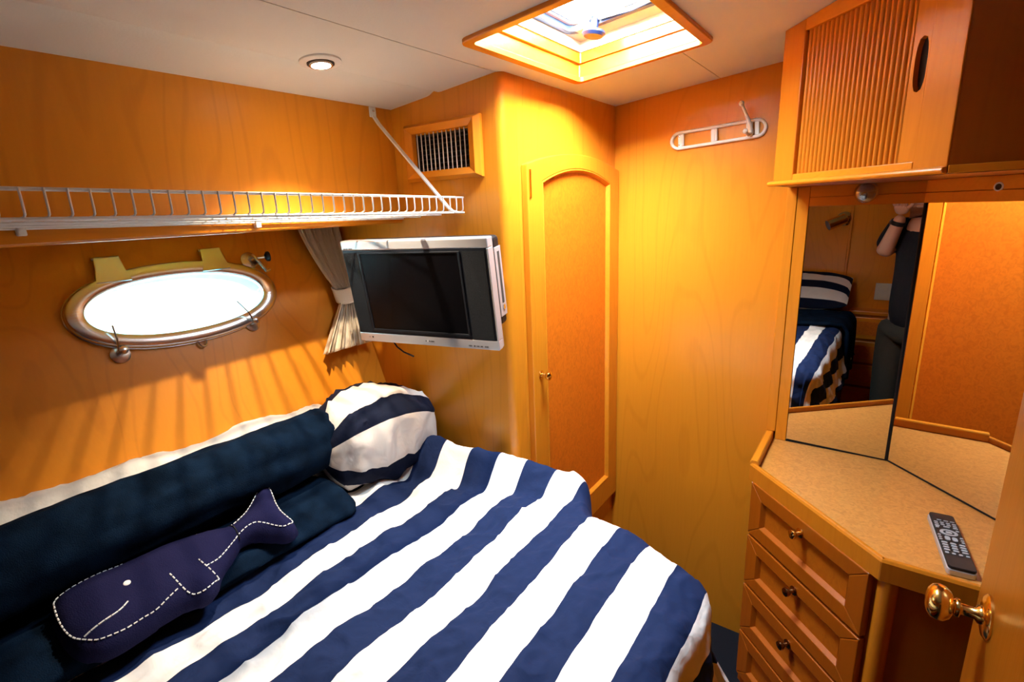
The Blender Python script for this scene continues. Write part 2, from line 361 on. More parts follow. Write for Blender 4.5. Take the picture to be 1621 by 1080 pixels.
# ------------------------------------------------------------------ bed
MT = -.785                     # mattress top
bb = thing('bed_base', (-.6, 0, FL), 'varnished wooden berth base under the striped duvet', 'bed base')
MB().box(-.90, -.235, YB+.002, .90, FL, -.93).build('box', 'maple_shaded', bb, bevel=.004)
MB().box(-.234, -.222, YB+.002, .90, -1.0, -.93).build('edge_board', 'maple_rail', bb, bevel=.003)
ma = MB().prism([(-1.150, YB+.003, -.929), (-.245, YB+.003, -.929), (-.245, YB+.003, MT), (-1.213, YB+.003, MT)], (0, .90-YB, 0)).build('mattress', 'mattress_ticking', bevel=.03, seg=3)
tag(ma, 'pale ticking mattress hidden under the striped duvet', 'mattress')

# duvet: u runs across the berth (metres, stripes follow it), v along it
DT = -.722
def fbm(x, y, z=0., o=3):
    s_ = 0; a = 1; f = 1
    for _ in range(o): s_ += a*noise.noise(V3((x*f, y*f, z))); a *= .5; f *= 2.1
    return s_
def crease(x): return .90 + .13*(x+.92)/.41
def hump(x): return smooth01((x+1.22)/.12)*(1-smooth01((x+.60)/.10))
def foot_edge(x):
    base = 1.022 - .080*smooth01((x+.44)/.24)
    return base + max(0., crease(x)+.135-base)*hump(x) if x > -.95 else base
RD = .062
def ridged(x, y, z=0.): return (1-min(1, abs(noise.noise(V3((x, y, z)))*2.2)))**3
def duvet(u, v):
    ue = -.250; ve = foot_edge(min(u, -.2)) - RD - .008
    a = max(0., u-ue); b = max(0., v-ve); e = math.hypot(a, b)
    if e > 0:
        da, db = a/e, b/e
        if e < RD*math.pi/2: h = RD*math.sin(e/RD); dr = RD*(1-math.cos(e/RD))
        else: rem = e-RD*math.pi/2; h = RD + .10*rem + .55*rem*rem; dr = RD + rem*.975
        k_ = min(1, e/.16)
        h += .014*math.sin(18*(u-.4*v)+1.)*k_ if a > .02 and b > .02 else .008*math.sin(26*v+2*u)*k_
        h += .012*fbm(v*9, u*9, 2.)*k_
        x = min(u, ue) + da*h; y = min(v, ve) + db*h; z = -dr
    else: x, y, z = u, v, 0.
    w_ = max(0., 1-e/.1)
    # quilting, soft wrinkles and creases, rolled ridge at the foot
    z += w_*(.016*fbm(u*3.2+3, v*2.6) + .009*fbm(u*11, v*5+9) + .0045*fbm(u*30+4, v*16) - .006)
    z += (.3+.7*w_)*.0085*ridged(u*7+v*2.5, v*6-u*3, .7)*(.4+.6*smooth01(fbm(u*2.4+8, v*2.4)+.5))
    z += (.3+.7*w_)*.0045*ridged(u*17-v*6, v*13+u*5, 3.1)
    rg = smooth01((u+1.22)/.12)*(1-smooth01((u+.86)/.36))
    hu = hump(u)*(.35+.65*rg); yc = crease(u)
    z += hu*(.074*math.exp(-((v-yc-.075)/.048)**2) - .016*math.exp(-((v-yc)/.026)**2))*(1-.35*smooth01((v-yc-.11)/.06))
    z += .022*rg*smooth01((-.85-u)/.25)*math.exp(-((v-yc-.07)/.07)**2)
    z += .022*math.exp(-(((u+.98)/.10)**2+((v-.86)/.12)**2))*(1+.8*math.sin(38*u+20*v))
    z += max(0, -(u+1.12))*.25*w_
    x = max(x, hx(DT+z)+.012)
    return V3((x, min(y, YT-.012-.01*max(0, z+.05)) if x < XD+.02 else y, DT+z))
us = np.concatenate([np.linspace(-1.215, -.262, 190), np.linspace(-.255, .05, 56)]); vs_ = np.concatenate([np.linspace(-.40, .25, 50), np.linspace(.26, .80, 120), np.linspace(.805, 1.25, 96)])
du = MB().grid([[duvet(float(u), float(v)) for u in us] for v in vs_], [[(float(u), float(v)) for u in us] for v in vs_]).build('duvet', 'duvet_stripes', smooth=70, solid=.02, fix=True)
tag(du, 'navy and white wide striped duvet spread over the berth', 'duvet')

def lumpy_tube(path, rx, rz, n=36, wr=.004, fs=14, tilt=0., seed=0., caps=True):
    rows = []; uv = []
    m_ = len(path)
    for i, p in enumerate(path):
        p = V3(p); t = i/(m_-1); endk = min(1, min(t, 1-t)/.035) if caps else 1
        endk = math.sqrt(max(.0, 1-(1-endk)**2)); row = []; ru = []
        for k in range(n):
            q = 2*math.pi*k/n; c, s_ = math.cos(q), math.sin(q)
            d = wr*fbm(p.y*fs*.35+seed, c*2.2, s_*2.2) + wr*.6*fbm(p.y*fs+seed, c*3, s_*3)
            ax = (rx+d)*c; az = (rz+d)*s_
            row.append(V3((p.x + (ax*math.cos(tilt)-az*math.sin(tilt))*(.15+.85*endk), p.y, p.z + (ax*math.sin(tilt)+az*math.cos(tilt))*(.15+.85*endk))))
            ru.append((q/(2*math.pi), t))
        rows.append(row); uv.append(ru)
    mb = MB().grid(rows, uv, closed=True)
    nn = n; M = m_; mb.f += [tuple(range(nn))[::-1], tuple(range((M-1)*nn, M*nn))]
    return mb
# white rolled sheet against the hull
path = [(-1.256+.006*math.sin(y*7), y, -.603+.012*math.sin(y*5+1)+.006*math.sin(y*23)-.004*y) for y in np.linspace(-.45, .835, 90)]
tag(lumpy_tube(path, .028, .103, wr=.010, fs=22, tilt=math.atan(.372), seed=4).build('folded_sheet', 'sheet_white', smooth=80), 'crumpled white folded bedding tucked along the hull below the porthole', 'bedding')
# navy plush blanket: big roll and a flatter fold in front of it
bl = thing('plush_blanket', (-1.12, .2, -.70), 'dark navy plush blanket rolled along the berth behind the whale cushion', 'blanket')
path = []
for y in np.linspace(-.42, .765, 90):
    path.append((-1.172+.008*math.sin(y*4.2)-.006*y, y, -.572+.006*math.sin(y*6)))
lumpy_tube(path, .078, .078, n=44, wr=.009, fs=9, seed=1).build('roll', 'navy_plush', bl, smooth=80)
path = [(-1.095+.012*math.sin(y*5+2)+.02*y, y, -.690+.003*math.sin(y*9)) for y in np.linspace(-.42, .70, 80)]
lumpy_tube(path, .105, .030, n=40, wr=.009, fs=13, seed=8, tilt=-.12).build('lower_fold', 'navy_plush', bl, smooth=80)

# striped pillow squashed into the corner by the television bulkhead
def corner_pillow():
    d = V3((.12, .99, .05)).normalized(); p = V3((.99, -.12, 0)).normalized(); c = V3((-1.132, .874, -.604))
    L, A, H = .182, .126, .130; rows = []; uv = []
    nu, nv = 46, 60
    for i in range(nu+1):
        s_ = -1+2*i/nu; ss = math.copysign(abs(math.sin(s_*math.pi/2))**.85, s_); k = max(.02, (1-abs(ss)**3.2)**.5); row = []; ru = []
        for j in range(nv):
            q = 2*math.pi*j/nv; cq, sq_ = math.cos(q), math.sin(q)
            e = .70; a = math.copysign(abs(cq)**e, cq); b = math.copysign(abs(sq_)**e, sq_)
            wob = 1 + .10*fbm(ss*2.6+1, cq*1.6, sq_*1.6) + .05*fbm(ss*7+5, cq*3, sq_*3) + .07*ridged(ss*2.4+3, cq*1.7+ss, sq_*1.7) - .05*max(0, math.sin(ss*9+q*2))*abs(ss)
            pt = c + d*(L*ss) + (p*(A*a) + UP*(H*b - .025*ss*ss - .02*ss))*k*wob
            pt.x = max(pt.x, hx(pt.z)+.012); pt.y = min(pt.y, YT-.008); pt.z = max(pt.z, -.728)
            row.append(pt); ru.append(((q if q < math.pi else q-2*math.pi)/(2*math.pi)*.74 - .052 + .02*max(0, ss)**3, s_))
        rows.append(row); uv.append(ru)
    mb = MB().grid(rows, uv, closed=True)
    return mb
cp = tag(corner_pillow().build('pillow', 'pillow_stripes', smooth=80), 'navy and white striped pillow slumped in the corner under the television', 'pillow')

# head end of the berth, seen in the mirror
def head_pillow(c, L, A, H, name, mat):
    rows = []; uv = []; nu, nv = 40, 44
    for i in range(nu+1):
        s_ = -1+2*i/nu; k = max(.03, (1-abs(s_)**3)**.5); row = []; ru = []
        for j in range(nv):
            q = 2*math.pi*j/nv; a = math.copysign(abs(math.cos(q))**.6, math.cos(q)); b = math.sin(q)
            wob = 1+.06*fbm(s_*3+7, a*2, b*2)
            row.append(V3(c) + V3((L*s_, A*a*(.75+.25*k)*.93 - .45*H*b*k, (H*b*k + .55*A*(-a)*.8)*wob))); ru.append((A*a, s_))
        rows.append(row); uv.append(ru)
    return MB().grid(rows, uv, closed=True).build(name, mat, smooth=80)
tag(head_pillow((-.55, -.63, -.62), .33, .17, .065, 'pillow', 'pillow_stripes'), 'navy and white striped pillow at the head of the berth, seen in the mirror', 'pillow')
tp = []
for i in range(70):
    row = []
    for y in np.linspace(-.36, .04, 26):
        s_ = i/69*1.15; yy = y + .03*math.sin(s_*5)
        if s_ < .72: x = -.96+s_; z = DT+.014 + .012*fbm(x*6, yy*8) + .006
        else:
            e = s_-.72; x = -.24 + min(.085, .085*math.sin(min(e/.075, math.pi/2))) + .012*math.sin(yy*30)*min(1, e*5); z = DT+.02 - max(0, e-.05)*.95
        row.append(V3((x, yy, z)))
    tp.append(row)
tag(MB().grid(tp).build('throw_blanket', 'navy_plush', smooth=80, solid=.018), 'navy throw blanket hanging over the berth side, seen in the mirror', 'blanket')

# ------------------------------------------------------------------ whale cushion
def to_world(px, py, n, d):
    r = FWD*810 + CR*(px-810.5) - CU*(py-540); return r*(d/r.dot(n))
WN = V3((.34, 0, 1)).normalized(); WD = WN.dot(V3((-.93, 0, -.690)))
WO = to_world(260, 920, WN, WD); WX = V3((0, 1, 0)); WY = WN.cross(WX)
def wl(zx, zy):
    q = to_world(60+zx/3.484, 760+zy/3.484, WN, WD) - WO; return (q.dot(WX), q.dot(WY))
OUT = [(65,770),(80,700),(140,650),(220,600),(330,545),(460,495),(600,430),(720,375),(850,330),(960,300),(1055,283),(1092,248),(1130,212),(1165,160),(1190,100),(1222,60),(1262,45),(1295,75),(1312,130),(1342,190),(1390,230),(1430,265),(1440,300),(1415,330),(1360,345),(1280,340),(1200,335),(1150,352),(1122,370),(1110,398),(1080,450),(1025,530),(1008,575),(1000,620),(960,672),(900,702),(850,708),(800,732),(700,792),(600,862),(500,932),(430,972),(340,1005),(250,1010),(190,985),(140,930),(100,850)]
wout = [V3((*wl(*p), 0)) for p in OUT]
def resample(pts, step, closed=True):
    out = []; n = len(pts)
    for i in range(n if closed else n-1):
        a, b = pts[i], pts[(i+1) % n]; k = max(1, int((b-a).length/step+.5))
        out += [a.lerp(b, j/k) for j in range(k)]
    if not closed: out.append(pts[-1])
    return out
def chaikin(p, it=2, closed=True):
    for _ in range(it):
        q = []; n = len(p)
        for i in range(n if closed else n-1):
            a, b = p[i], p[(i+1) % n]; q += [a.lerp(b, .25), a.lerp(b, .75)]
        p = q if closed else [p[0]]+q+[p[-1]]
    return p
wloop = resample(chaikin(wout, 1), .006)
_px = np.array([(p.x, p.y) for p in wloop]); _qx = np.roll(_px, -1, axis=0)
def edge_dist(x, y):
    a = _px; d = _qx-_px; l = (d**2).sum(1)+1e-12; t = np.clip(((x-a[:, 0])*d[:, 0]+(y-a[:, 1])*d[:, 1])/l, 0, 1)
    return float(np.sqrt(((x-a[:, 0]-t*d[:, 0])**2+(y-a[:, 1]-t*d[:, 1])**2).min()))
def inside(x, y):
    a, b = _px, _qx; c = (a[:, 1] > y) != (b[:, 1] > y)
    with np.errstate(divide='ignore', invalid='ignore'):
        xi = a[:, 0]+(y-a[:, 1])*(b[:, 0]-a[:, 0])/(b[:, 1]-a[:, 1])
    return bool((c & (x < xi)).sum() % 2)
def puff(d): t = min(1, d/.062); return .043*math.sqrt(max(0, 1-(1-t)**2))
pts2 = [(p.x, p.y) for p in wloop]; nb = len(pts2)
xs0, xs1 = _px[:, 0].min(), _px[:, 0].max(); ys0, ys1 = _px[:, 1].min(), _px[:, 1].max()
st = .0085; y = ys0; r_ = 0
while y < ys1:
    x = xs0 + (st/2 if r_ % 2 else 0)
    while x < xs1:
        if inside(x, y) and edge_dist(x, y) > st*.45: pts2.append((x, y))
        x += st
    y += st*.866; r_ += 1
res = geometry.delaunay_2d_cdt([V3(p).to_2d() if len(p) == 3 else Vector(p) for p in pts2], [(i, (i+1) % nb) for i in range(nb)], [], 1, 1e-7)
rv, rf = res[0], res[2]
def w3(x, y, z): return WO + WX*x + WY*y + WN*z
mb = MB(); hts = []
for p in rv:
    d_ = edge_dist(p.x, p.y); hts.append(0 if d_ < 1e-5 else puff(d_)*(1+.05*fbm(p.x*22, p.y*22)))
top = [w3(p.x, p.y, h) for p, h in zip(rv, hts)]; idx = {}; vs2 = list(top)
for i, (p, h) in enumerate(zip(rv, hts)):
    if h == 0: idx[i] = i
    else: idx[i] = len(vs2); vs2.append(w3(p.x, p.y, -h*.75))
mb.add(vs2, [tuple(f) for f in rf] + [tuple(idx[i] for i in f)[::-1] for f in rf])
wh = thing('whale_cushion', w3(0, 0, -.03), 'navy canvas whale shaped cushion with white stitching on the duvet', 'cushion')
for o_ in (wh,): o_.location = V3((-1.02, .30, -.70+ZO))
mb.build('body', 'navy_canvas', wh, smooth=80)
def stitch(name, lines, dash=.0062, gap=.0036, r=.0013):
    mb = MB()
    for ln in lines:
        p = chaikin([V3((*wl(*q), 0)) for q in ln], 2, False); p = resample(p, .001, False); i = 0; k = int(dash/.001); g = int(gap/.001)
        while i+2 < len(p):
            seg = p[i:i+k+1:3]
            if len(seg) > 1: mb.tube([w3(q.x, q.y, (puff(edge_dist(q.x, q.y)) if inside(q.x, q.y) else 0)+.0004) for q in seg], r, 5)
            i += k+g
    mb.build(name, 'stitch_white', wh)
stitch('stitching', [
 [(95,720),(110,790),(150,870),(200,925),(265,945),(340,950),(420,920),(500,880),(580,825),(660,775),(720,720),(790,660)],
 [(735,605),(790,655),(830,678),(880,680),(940,650),(1000,575)], [(1000,575),(930,545),(890,520)], [(930,545),(990,500),(1030,455),(1070,400),(1105,350)],
 [(1055,288),(1085,280),(1130,240),(1170,180),(1200,120),(1235,80),(1265,70),(1290,100),(1310,165),(1350,225),(1405,265),(1400,290),(1360,312),(1300,305),(1240,293),(1190,293),(1140,320),(1105,350)],
 [(95,720),(105,690),(150,658),(240,605),(350,552),(480,500)], [(860,335),(960,305),(1055,288)]])
sm = [V3((*wl(*q), 0)) for q in ((1052, 286), (1072, 318), (1094, 338), (1114, 362))]
MB().tube([w3(q.x, q.y, (puff(edge_dist(q.x, q.y)) if inside(q.x, q.y) else 0)+.0002) for q in resample(sm, .003, False)], .0016, 6).build('tail_seam', 'black_plastic', wh, smooth=60)
stitch('mouth', [[(270,932),(370,870),(470,805),(515,752)]], dash=.009, gap=.0018, r=.0016)
e_ = wl(502, 657); eh = puff(edge_dist(*e_)); MB().lathe(w3(e_[0], e_[1], eh-.001), WN, [(.0062, 0), (.0060, .0012), (.004, .002), (0, .0022)], 16).build('eye', 'stitch_white', wh, smooth=60)

# ------------------------------------------------------------------ porthole
pw = struct(empty('window_1', PC)); pw['label'] = 'polished steel oval porthole in the varnished hull side'
oe = ell(.241, .104); ie = ell(.203, .070)
def ring_profile(mb, prof, n=96):     # prof: list of (blend 0 inner .. 1 outer, height)
    rows = []
    for bl_, h in prof:
        e1 = ell(.203+(.241-.203)*bl_, .070+(.104-.070)*bl_, n); rows.append([hp(a, b, h) for a, b in e1])
    rows.append(rows[0]); return mb.grid(rows, closed=True)
ring_profile(MB(), [(0, 0), (0, .009), (.05, .0125), (.16, .0145), (.86, .0180), (.96, .0155), (1.0, .010), (1.0, 0)]).build('frame', 'chrome', pw, smooth=50)
ring_profile(MB(), [(1.0, .0), (1.0, .005), (1.06, .004), (1.06, 0)]).build('base_flange', 'steel', pw, smooth=40)
for yc in (-.130, .100):
    lug = [(-.036, .070), (.036, .070), (.029, .100), (.025, .130), (-.025, .130), (-.029, .100)]
    MB().prism([hp(yc+a, b - .03*(abs(yc)-.1 if yc < 0 else 0), .004) for a, b in lug], NRM*.014).build('hinge', 'chrome', pw, bevel=.002)
    MB().tube([hp(yc-.027, .129, .008), hp(yc+.027, .129, .008)], .004, 10).build('hinge_pin', 'steel', pw, smooth=40)
MB().prism([hp(a, b, .002) for a, b in ell(.204, .071)], NRM*.006).build('pane', 'pane_port', pw)
mb = MB(); rows = [[hp(a*1.0, b*1.0, -.0) for a, b in ell(.211, .077)], [hp(a, b, -.06) for a, b in ell(.211, .077)], [hp(a, b, -.06) for a, b in ell(.24, .10)], [hp(a, b, -.0) for a, b in ell(.24, .10)]]
mb.grid(rows, closed=True).build('spigot', 'gelcoat_cyan', pw, smooth=40)
for yc, tcn, an in ((-.165, -.088, 0.02), (.146, -.080, -.55)):
    MB().lathe(hp(yc, tcn-.008, .0), NRM, [(.020, 0), (.020, .004), (.014, .006), (0.0, .006)], 24).build('latch_plate', 'steel', pw, smooth=40)
    MB().tube([hp(yc, tcn-.004, .004), hp(yc+.002, tcn-.002, .022)], .0075, 12).build('latch_boss', 'steel', pw, smooth=40)
    MB().lathe(hp(yc+.002, tcn-.003, .022), NRM, [(.009, 0), (.010, .003), (.009, .007), (.004, .009), (0, .009)], 16).build('latch_knob', 'chrome', pw, smooth=40)
    MB().tube([hp(yc-.006, tcn, .026), hp(yc-.004+.018*math.sin(an), tcn+.02, .032), hp(yc-.004+.055*math.sin(an), tcn+.056, .030)], .0021, 8).build('latch_lever', 'steel', pw, smooth=40)
MB().tube([hp(.008+.010*math.cos(a), -.106+.014*math.sin(a), .008) for a in np.linspace(math.pi, 2*math.pi, 9)], .0022, 8).build('pull_loop', 'steel', pw, smooth=40)
# stay that holds the porthole open
sc_ = V3((hx(-.112), .755, -.112))
pst = thing('porthole_stay', sc_, 'small steel stay with black thumb knob mounted beside the porthole', 'window stay')
SB = sc_
def sp_(y, t, n): return SB + YV*y + UPV*t + NRM*n
MB().lathe(sp_(0, 0, .0005), NRM, [(.024, 0), (.024, .003), (.021, .0045), (0, .0045)], 28).build('mounting_plate', 'steel', pst, smooth=40)
for q in (0.5, 2.6, 4.7): MB().lathe(sp_(.016*math.cos(q), .016*math.sin(q), .0045), NRM, [(.003, 0), (.002, .001), (0, .001)], 10).build('screw', 'chrome', pst)
MB().tube([sp_(.004, .008, .004), sp_(.006, .006, .020)], .006, 10).build('pivot', 'chrome', pst, smooth=40)
MB().tube([sp_(.005, .010, .018), sp_(.014, -.012, .022), sp_(.028, -.040, .020)], .0045, 10).build('arm', 'steel', pst, smooth=40)
MB().tube([sp_(.026, -.041, .020), sp_(.040, -.036, .020)], .0045, 8, flat=(1, .5)).build('arm_tip', 'steel', pst, smooth=40)
MB().tube([sp_(.014, .000, .022), sp_(.030, -.002, .030)], .0035, 8).build('thumb_screw', 'chrome', pst, smooth=40)
kp = []
MB().lathe(sp_(.030, -.002, .030), sp_(.046, -.004, .038)-sp_(.030, -.002, .030), [(.006, 0), (.014, .005), (.015, .012), (.010, .016), (0, .017)], 7).build('thumb_knob', 'black_plastic', pst, smooth=60)

# ------------------------------------------------------------------ skylight hatch
SX0, SX1, SY0, SY1 = SK
sl = struct(empty('window_2', (-.535, 1.08, cz(-.535)))); sl['label'] = 'wood lined roof hatch above the berth with bright sky behind it'
def sp3(x, y, h): return V3((x, y, cz(x)+h))
def hring(o, i_, h0, h1, name, mat, parent=sl, **k):
    m_ = MB(); n = len(o)
    rows = [[sp3(a, b, h0) for a, b in i_], [sp3(a, b, h1) for a, b in i_], [sp3(a, b, h1) for a, b in o], [sp3(a, b, h0) for a, b in o]]; rows.append(rows[0])
    return m_.grid(rows, closed=True).build(name, mat, parent, **k)
hring(rrect(SX0-.012, SX1+.012, SY0-.012, SY1+.012, .022), rrect(SX0+.008, SX1-.008, SY0+.008, SY1-.008, .012), -.008, 0.004, 'flange', 'maple_cross', bevel=.002, smooth=40)
hring(rrect(SX0-.019, SX1+.019, SY0-.019, SY1+.019, .006), rrect(SX0+.001, SX1-.001, SY0+.001, SY1-.001, .004), .004, .036, 'lining', 'maple_cross')
hring(rrect(SX0-.019, SX1+.019, SY0-.019, SY1+.019, .006), rrect(SX0+.008, SX1-.008, SY0+.008, SY1-.008, .004), .0365, .060, 'lining', 'maple_cross')
hring(rrect(SX0-.03, SX1+.03, SY0-.03, SY1+.03, .006), rrect(SX0+.012, SX1-.012, SY0+.012, SY1-.012, .004), .0605, .084, 'lining', 'gelcoat')
hx0, hx1, hy0, hy1 = SX0+.034, SX1-.034, SY0+.024, SY1-.085
hring(rrect(SX0-.03, SX1+.03, SY0-.03, SY1+.03, .03), rrect(hx0-.022, hx1+.022, hy0-.014, hy1+.022, .035), .0845, .094, 'hatch_frame', 'white_paint', smooth=40)
hring(rrect(hx0-.023, hx1+.023, hy0-.015, hy1+.023, .036), rrect(hx0-.008, hx1+.008, hy0-.006, hy1+.008, .030), .0855, .098, 'gasket', 'rubber_blue', smooth=40)
hring(rrect(hx0-.022, hx1+.022, hy0-.014, hy1+.022, .03), rrect(hx0, hx1, hy0, hy1, .026), .0985, .108, 'lid_frame', 'white_paint', smooth=40)
hring(rrect(hx0+.003, hx1-.003, hy0+.003, hy1-.003, .03), rrect(hx0+.007, hx1-.007, hy0+.007, hy1-.007, .026), .100, .104, 'inner_seal', 'rubber_blue', smooth=40)
MB().prism([sp3(a, b, .1045) for a, b in rrect(hx0-.004, hx1+.004, hy0-.004, hy1+.004, .03)], (0, 0, .003)).build('pane', 'pane_clear', sl)
MB().lathe(sp3(-.612, 1.232, .098), (-.10, -.1, -1), [(.010, 0), (.009, .022), (.012, .025), (.026, .028), (.028, .033), (.022, .039), (0, .040)], 20).build('handle_knob', 'knob_blue', sl, smooth=40)
MB().tube([sp3(-.600, 1.225, .094), sp3(-.52, 1.225, .088), sp3(-.42, 1.225, .094)], .0045, 8).build('stay_arm', 'white_paint', sl, smooth=40)
MB().obox(sp3(-.645, 1.236, .090), ((1, 0, .093), (0, 1, 0), (0, 0, 1)), (.018, .012, .006)).build('hinge_block', 'white_paint', sl, bevel=.002)

# ------------------------------------------------------------------ ceiling downlight
LC = V3((-.944, .697, cz(-.944))); LN = V3((.093, 0, -1)).normalized()
dl = thing('downlight', LC, 'small round recessed downlight glowing in the ceiling', 'ceiling light')
MB().lathe(LC, LN, [(.0405, -.001), (.0405, .003), (.036, .0055), (.028, .0055), (.026, .003), (.026, -.001)], 40).build('trim_ring', 'white_paint', dl, smooth=40)
MB().lathe(LC + LN*.0055, LN, [(.0262, -.002), (.0262, .0006), (.0235, .0006), (.0235, -.002)], 36).build('gap_ring', 'dark_gap', dl)
MB().lathe(LC + LN*.006, LN, [(.0232, -.002), (.0225, .003), (.0190, .003), (.0185, .0)], 36).build('lamp_ring', 'steel', dl, smooth=40)
MB().lathe(LC + LN*.006, LN, [(.0180, 0), (.016, .003), (0, .0045)], 28).build('bulb', 'bulb_glow', dl, smooth=60)
ld = bpy.data.lights.new('downlight_beam', 'SPOT'); ld.energy = 54; ld.color = (1, .80, .55); ld.spot_size = R_(96); ld.spot_blend = .75; ld.shadow_soft_size = .007
lo = bpy.data.objects.new('downlight_beam', ld); COL.objects.link(lo); lo.parent = dl; lo.location = LN*.016
lo.rotation_euler = V3((.0, 0, -1)).to_track_quat('-Z', 'Y').to_euler()

# ------------------------------------------------------------------ wire shelf
ws = thing('wire_shelf', (-1.03, .5, 0), 'white coated wire shelf with a front lip above the porthole', 'shelf')
def sy(y): return -.020*(y-.62)
XF = -.903; WR = .0016; Y0, Y1 = -.42, 1.054
for nm, x, z, r in (('front_rail', XF, .042, .0027), ('front_rail', XF, .004, .0027), ('deck_rod', -.985, .000, .0022), ('deck_rod', -1.065, -.003, .0022), ('deck_rod', -1.134, -.006, .0025)):
    MB().tube([(x, Y0, z+sy(Y0)), (x, Y1, z+sy(Y1))], r, 10).build(nm, 'white_wire', ws, smooth=50)
wire = None
y = 1.047; k = 0
while y > Y0:
    if wire is None:
        wire = MB().tube([(-1.136, y, -.002+sy(y)), (-.985, y, .0035+sy(y)), (-.908, y, .0065+sy(y)), (-.9005, y, .010+sy(y)), (-.8995, y, .016+sy(y)), (-.8995, y, .044+sy(y))], WR, 7).build('cross_wire', 'white_wire', ws, smooth=60)
    else:
        c = wire.copy(); COL.objects.link(c); c.parent = ws; c.location = (0, y-1.047, sy(y)-sy(1.047))
    y -= .0245; k += 1
for y in (.228, .62): MB().box(-1.140, -1.126, y-.006, y+.006, -.018+sy(y), -.0+sy(y)).build('wall_clip', 'white_paint', ws, bevel=.002)
bt = V3((-1.143, .992, .262)); bo = V3((-.903, 1.018, -.004))
MB().tube([(-1.147, .992, .272), (-1.143, .992, .252), (-1.128, .993, .232), (-.925, 1.016, .012), (-.912, 1.017, .001), (-.896, 1.018, -.003)], .0088, 4, flat=(1, .36), up=(0, 1, 0)).build('brace', 'white_wire', ws, bevel=.001)
MB().obox((-1.1475, .992, .264), ((0, 1, 0), (0, 0, 1), (1, 0, 0)), (.011, .013, .002)).build('brace_foot', 'white_wire', ws, bevel=.002)
MB().lathe((-1.1455, .992, .266), (1, 0, 0), [(.0045, 0), (.004, .002), (0, .0025)], 14).build('brace_screw', 'steel', ws, smooth=40)

# ------------------------------------------------------------------ air vent
vt = thing('air_vent', (-.965, YT, .081), 'wooden framed air vent with thin vertical fins above the television', 'vent')
ox0, ox1, oz0, oz1 = -1.096, -.832, .081, .228; ix0, ix1, iz0, iz1 = -1.062, -.866, .106, .203
def vside(a, b, c, d, mat):     # outer a,b inner d,c : bevelled mitred member
    def P(q, yy): return (q[0], yy, q[1])
    mbv = MB(); o1, o2, i2, i1 = a, b, c, d
    mid1 = (o1[0]+(i1[0]-o1[0])*.35, o1[1]+(i1[1]-o1[1])*.35); mid2 = (o2[0]+(i2[0]-o2[0])*.35, o2[1]+(i2[1]-o2[1])*.35)
    vs = []
    for q1, q2, yy in ((o1, o2, YT), (o1, o2, YT-.010), (mid1, mid2, YT-.024), (i1, i2, YT-.016), (i1, i2, YT)):
        vs += [P(q1, yy), P(q2, yy)]
    fs = [(2*i, 2*i+1, 2*i+3, 2*i+2) for i in range(4)] + [(8, 9, 1, 0), (0, 2, 4, 6, 8), (1, 3, 5, 7, 9)]
    mbv.add(vs, fs).build('frame_side', mat, vt, bevel=.0012)
vside((ox0, oz1), (ox1, oz1), (ix1, iz1), (ix0, iz1), 'maple_cross'); vside((ox1, oz1), (ox1, oz0), (ix1, iz0), (ix1, iz1), 'maple_frame')
vside((ox1, oz0), (ox0, oz0), (ix0, iz0), (ix1, iz0), 'maple_cross'); vside((ox0, oz0), (ox0, oz1), (ix0, iz1), (ix0, iz0), 'maple_frame')
MB().box(-1.072, -.862, YT+.022, YT+.03, .10, .21).build('backing', 'black_plastic', vt)
mbx = MB(); mbx.ring([(VX0, YT+.001, VZ0), (VX1, YT+.001, VZ0), (VX1, YT+.001, VZ1), (VX0, YT+.001, VZ1)], [(VX0+.004, YT+.001, VZ0+.003), (VX1-.004, YT+.001, VZ0+.003), (VX1-.004, YT+.001, VZ1-.003), (VX0+.004, YT+.001, VZ1-.003)], (0, .02, 0)); mbx.build('duct_collar', 'dark_gap', vt)
fin = None
for i in range(13):
    x = -1.0555 + i*.01515
    if fin is None: fin = MB().box(x-.0009, x+.0009, YT-.0035, YT-.0010, iz0-.004, iz1+.004).build('fin', 'white_paint', vt)
    else:
        c = fin.copy(); COL.objects.link(c); c.parent = vt; c.location = (i*.01515, 0, 0)
lou = None
for i in range(8):
    z = iz0+.006+i*.0122
    if lou is None: lou = MB().prism([(-1.062, YT+.008, z), (-1.062, YT+.017, z+.005), (-1.062, YT+.0175, z+.004), (-1.062, YT+.0085, z-.001)], (.196, 0, 0)).build('louvre', 'black_plastic', vt)
    else:
        c = lou.copy(); COL.objects.link(c); c.parent = vt; c.location = (0, 0, i*.0122)

# ------------------------------------------------------------------ television
yaw, tl, rl = .181, .124, .010; W, H = .43, .2745
TC = V3((-.9355, .892, -.1985))
e1 = V3((math.cos(yaw), math.sin(yaw), 0)); nn = V3((math.sin(yaw), -math.cos(yaw), 0)); u2 = UP*math.cos(tl)+nn*math.sin(tl)
TX = e1*math.cos(rl)+u2*math.sin(rl); TU = u2*math.cos(rl)-e1*math.sin(rl); TN = TX.cross(TU)
if TN.dot(V3((0, -1, 0))) < 0: TN = -TN
def tp3(x, z, n=0.): return TC + TX*x + TU*z + TN*n
tv = thing('television', TC - TU*H/2, 'small silver and black flat television hung in the corner on a bulkhead bracket', 'television')
AX = (TX, TU, TN)
def tbox(name, mat, x0, x1, z0, z1, n0, n1, parent=tv, **k): return MB().obox(tp3((x0+x1)/2, (z0+z1)/2, (n0+n1)/2), AX, (abs(x1-x0)/2, abs(z1-z0)/2, abs(n1-n0)/2)).build(name, mat, parent, **k)
hw, hh = W/2, H/2
tbox('casing', 'tv_side', -hw+.001, hw-.001, -hh+.001, hh-.001, -.030, -.006, bevel=.003)
tbox('face', 'tv_black', -hw+.003, hw-.005, -hh+.024, hh-.022, -.0055, -.001)
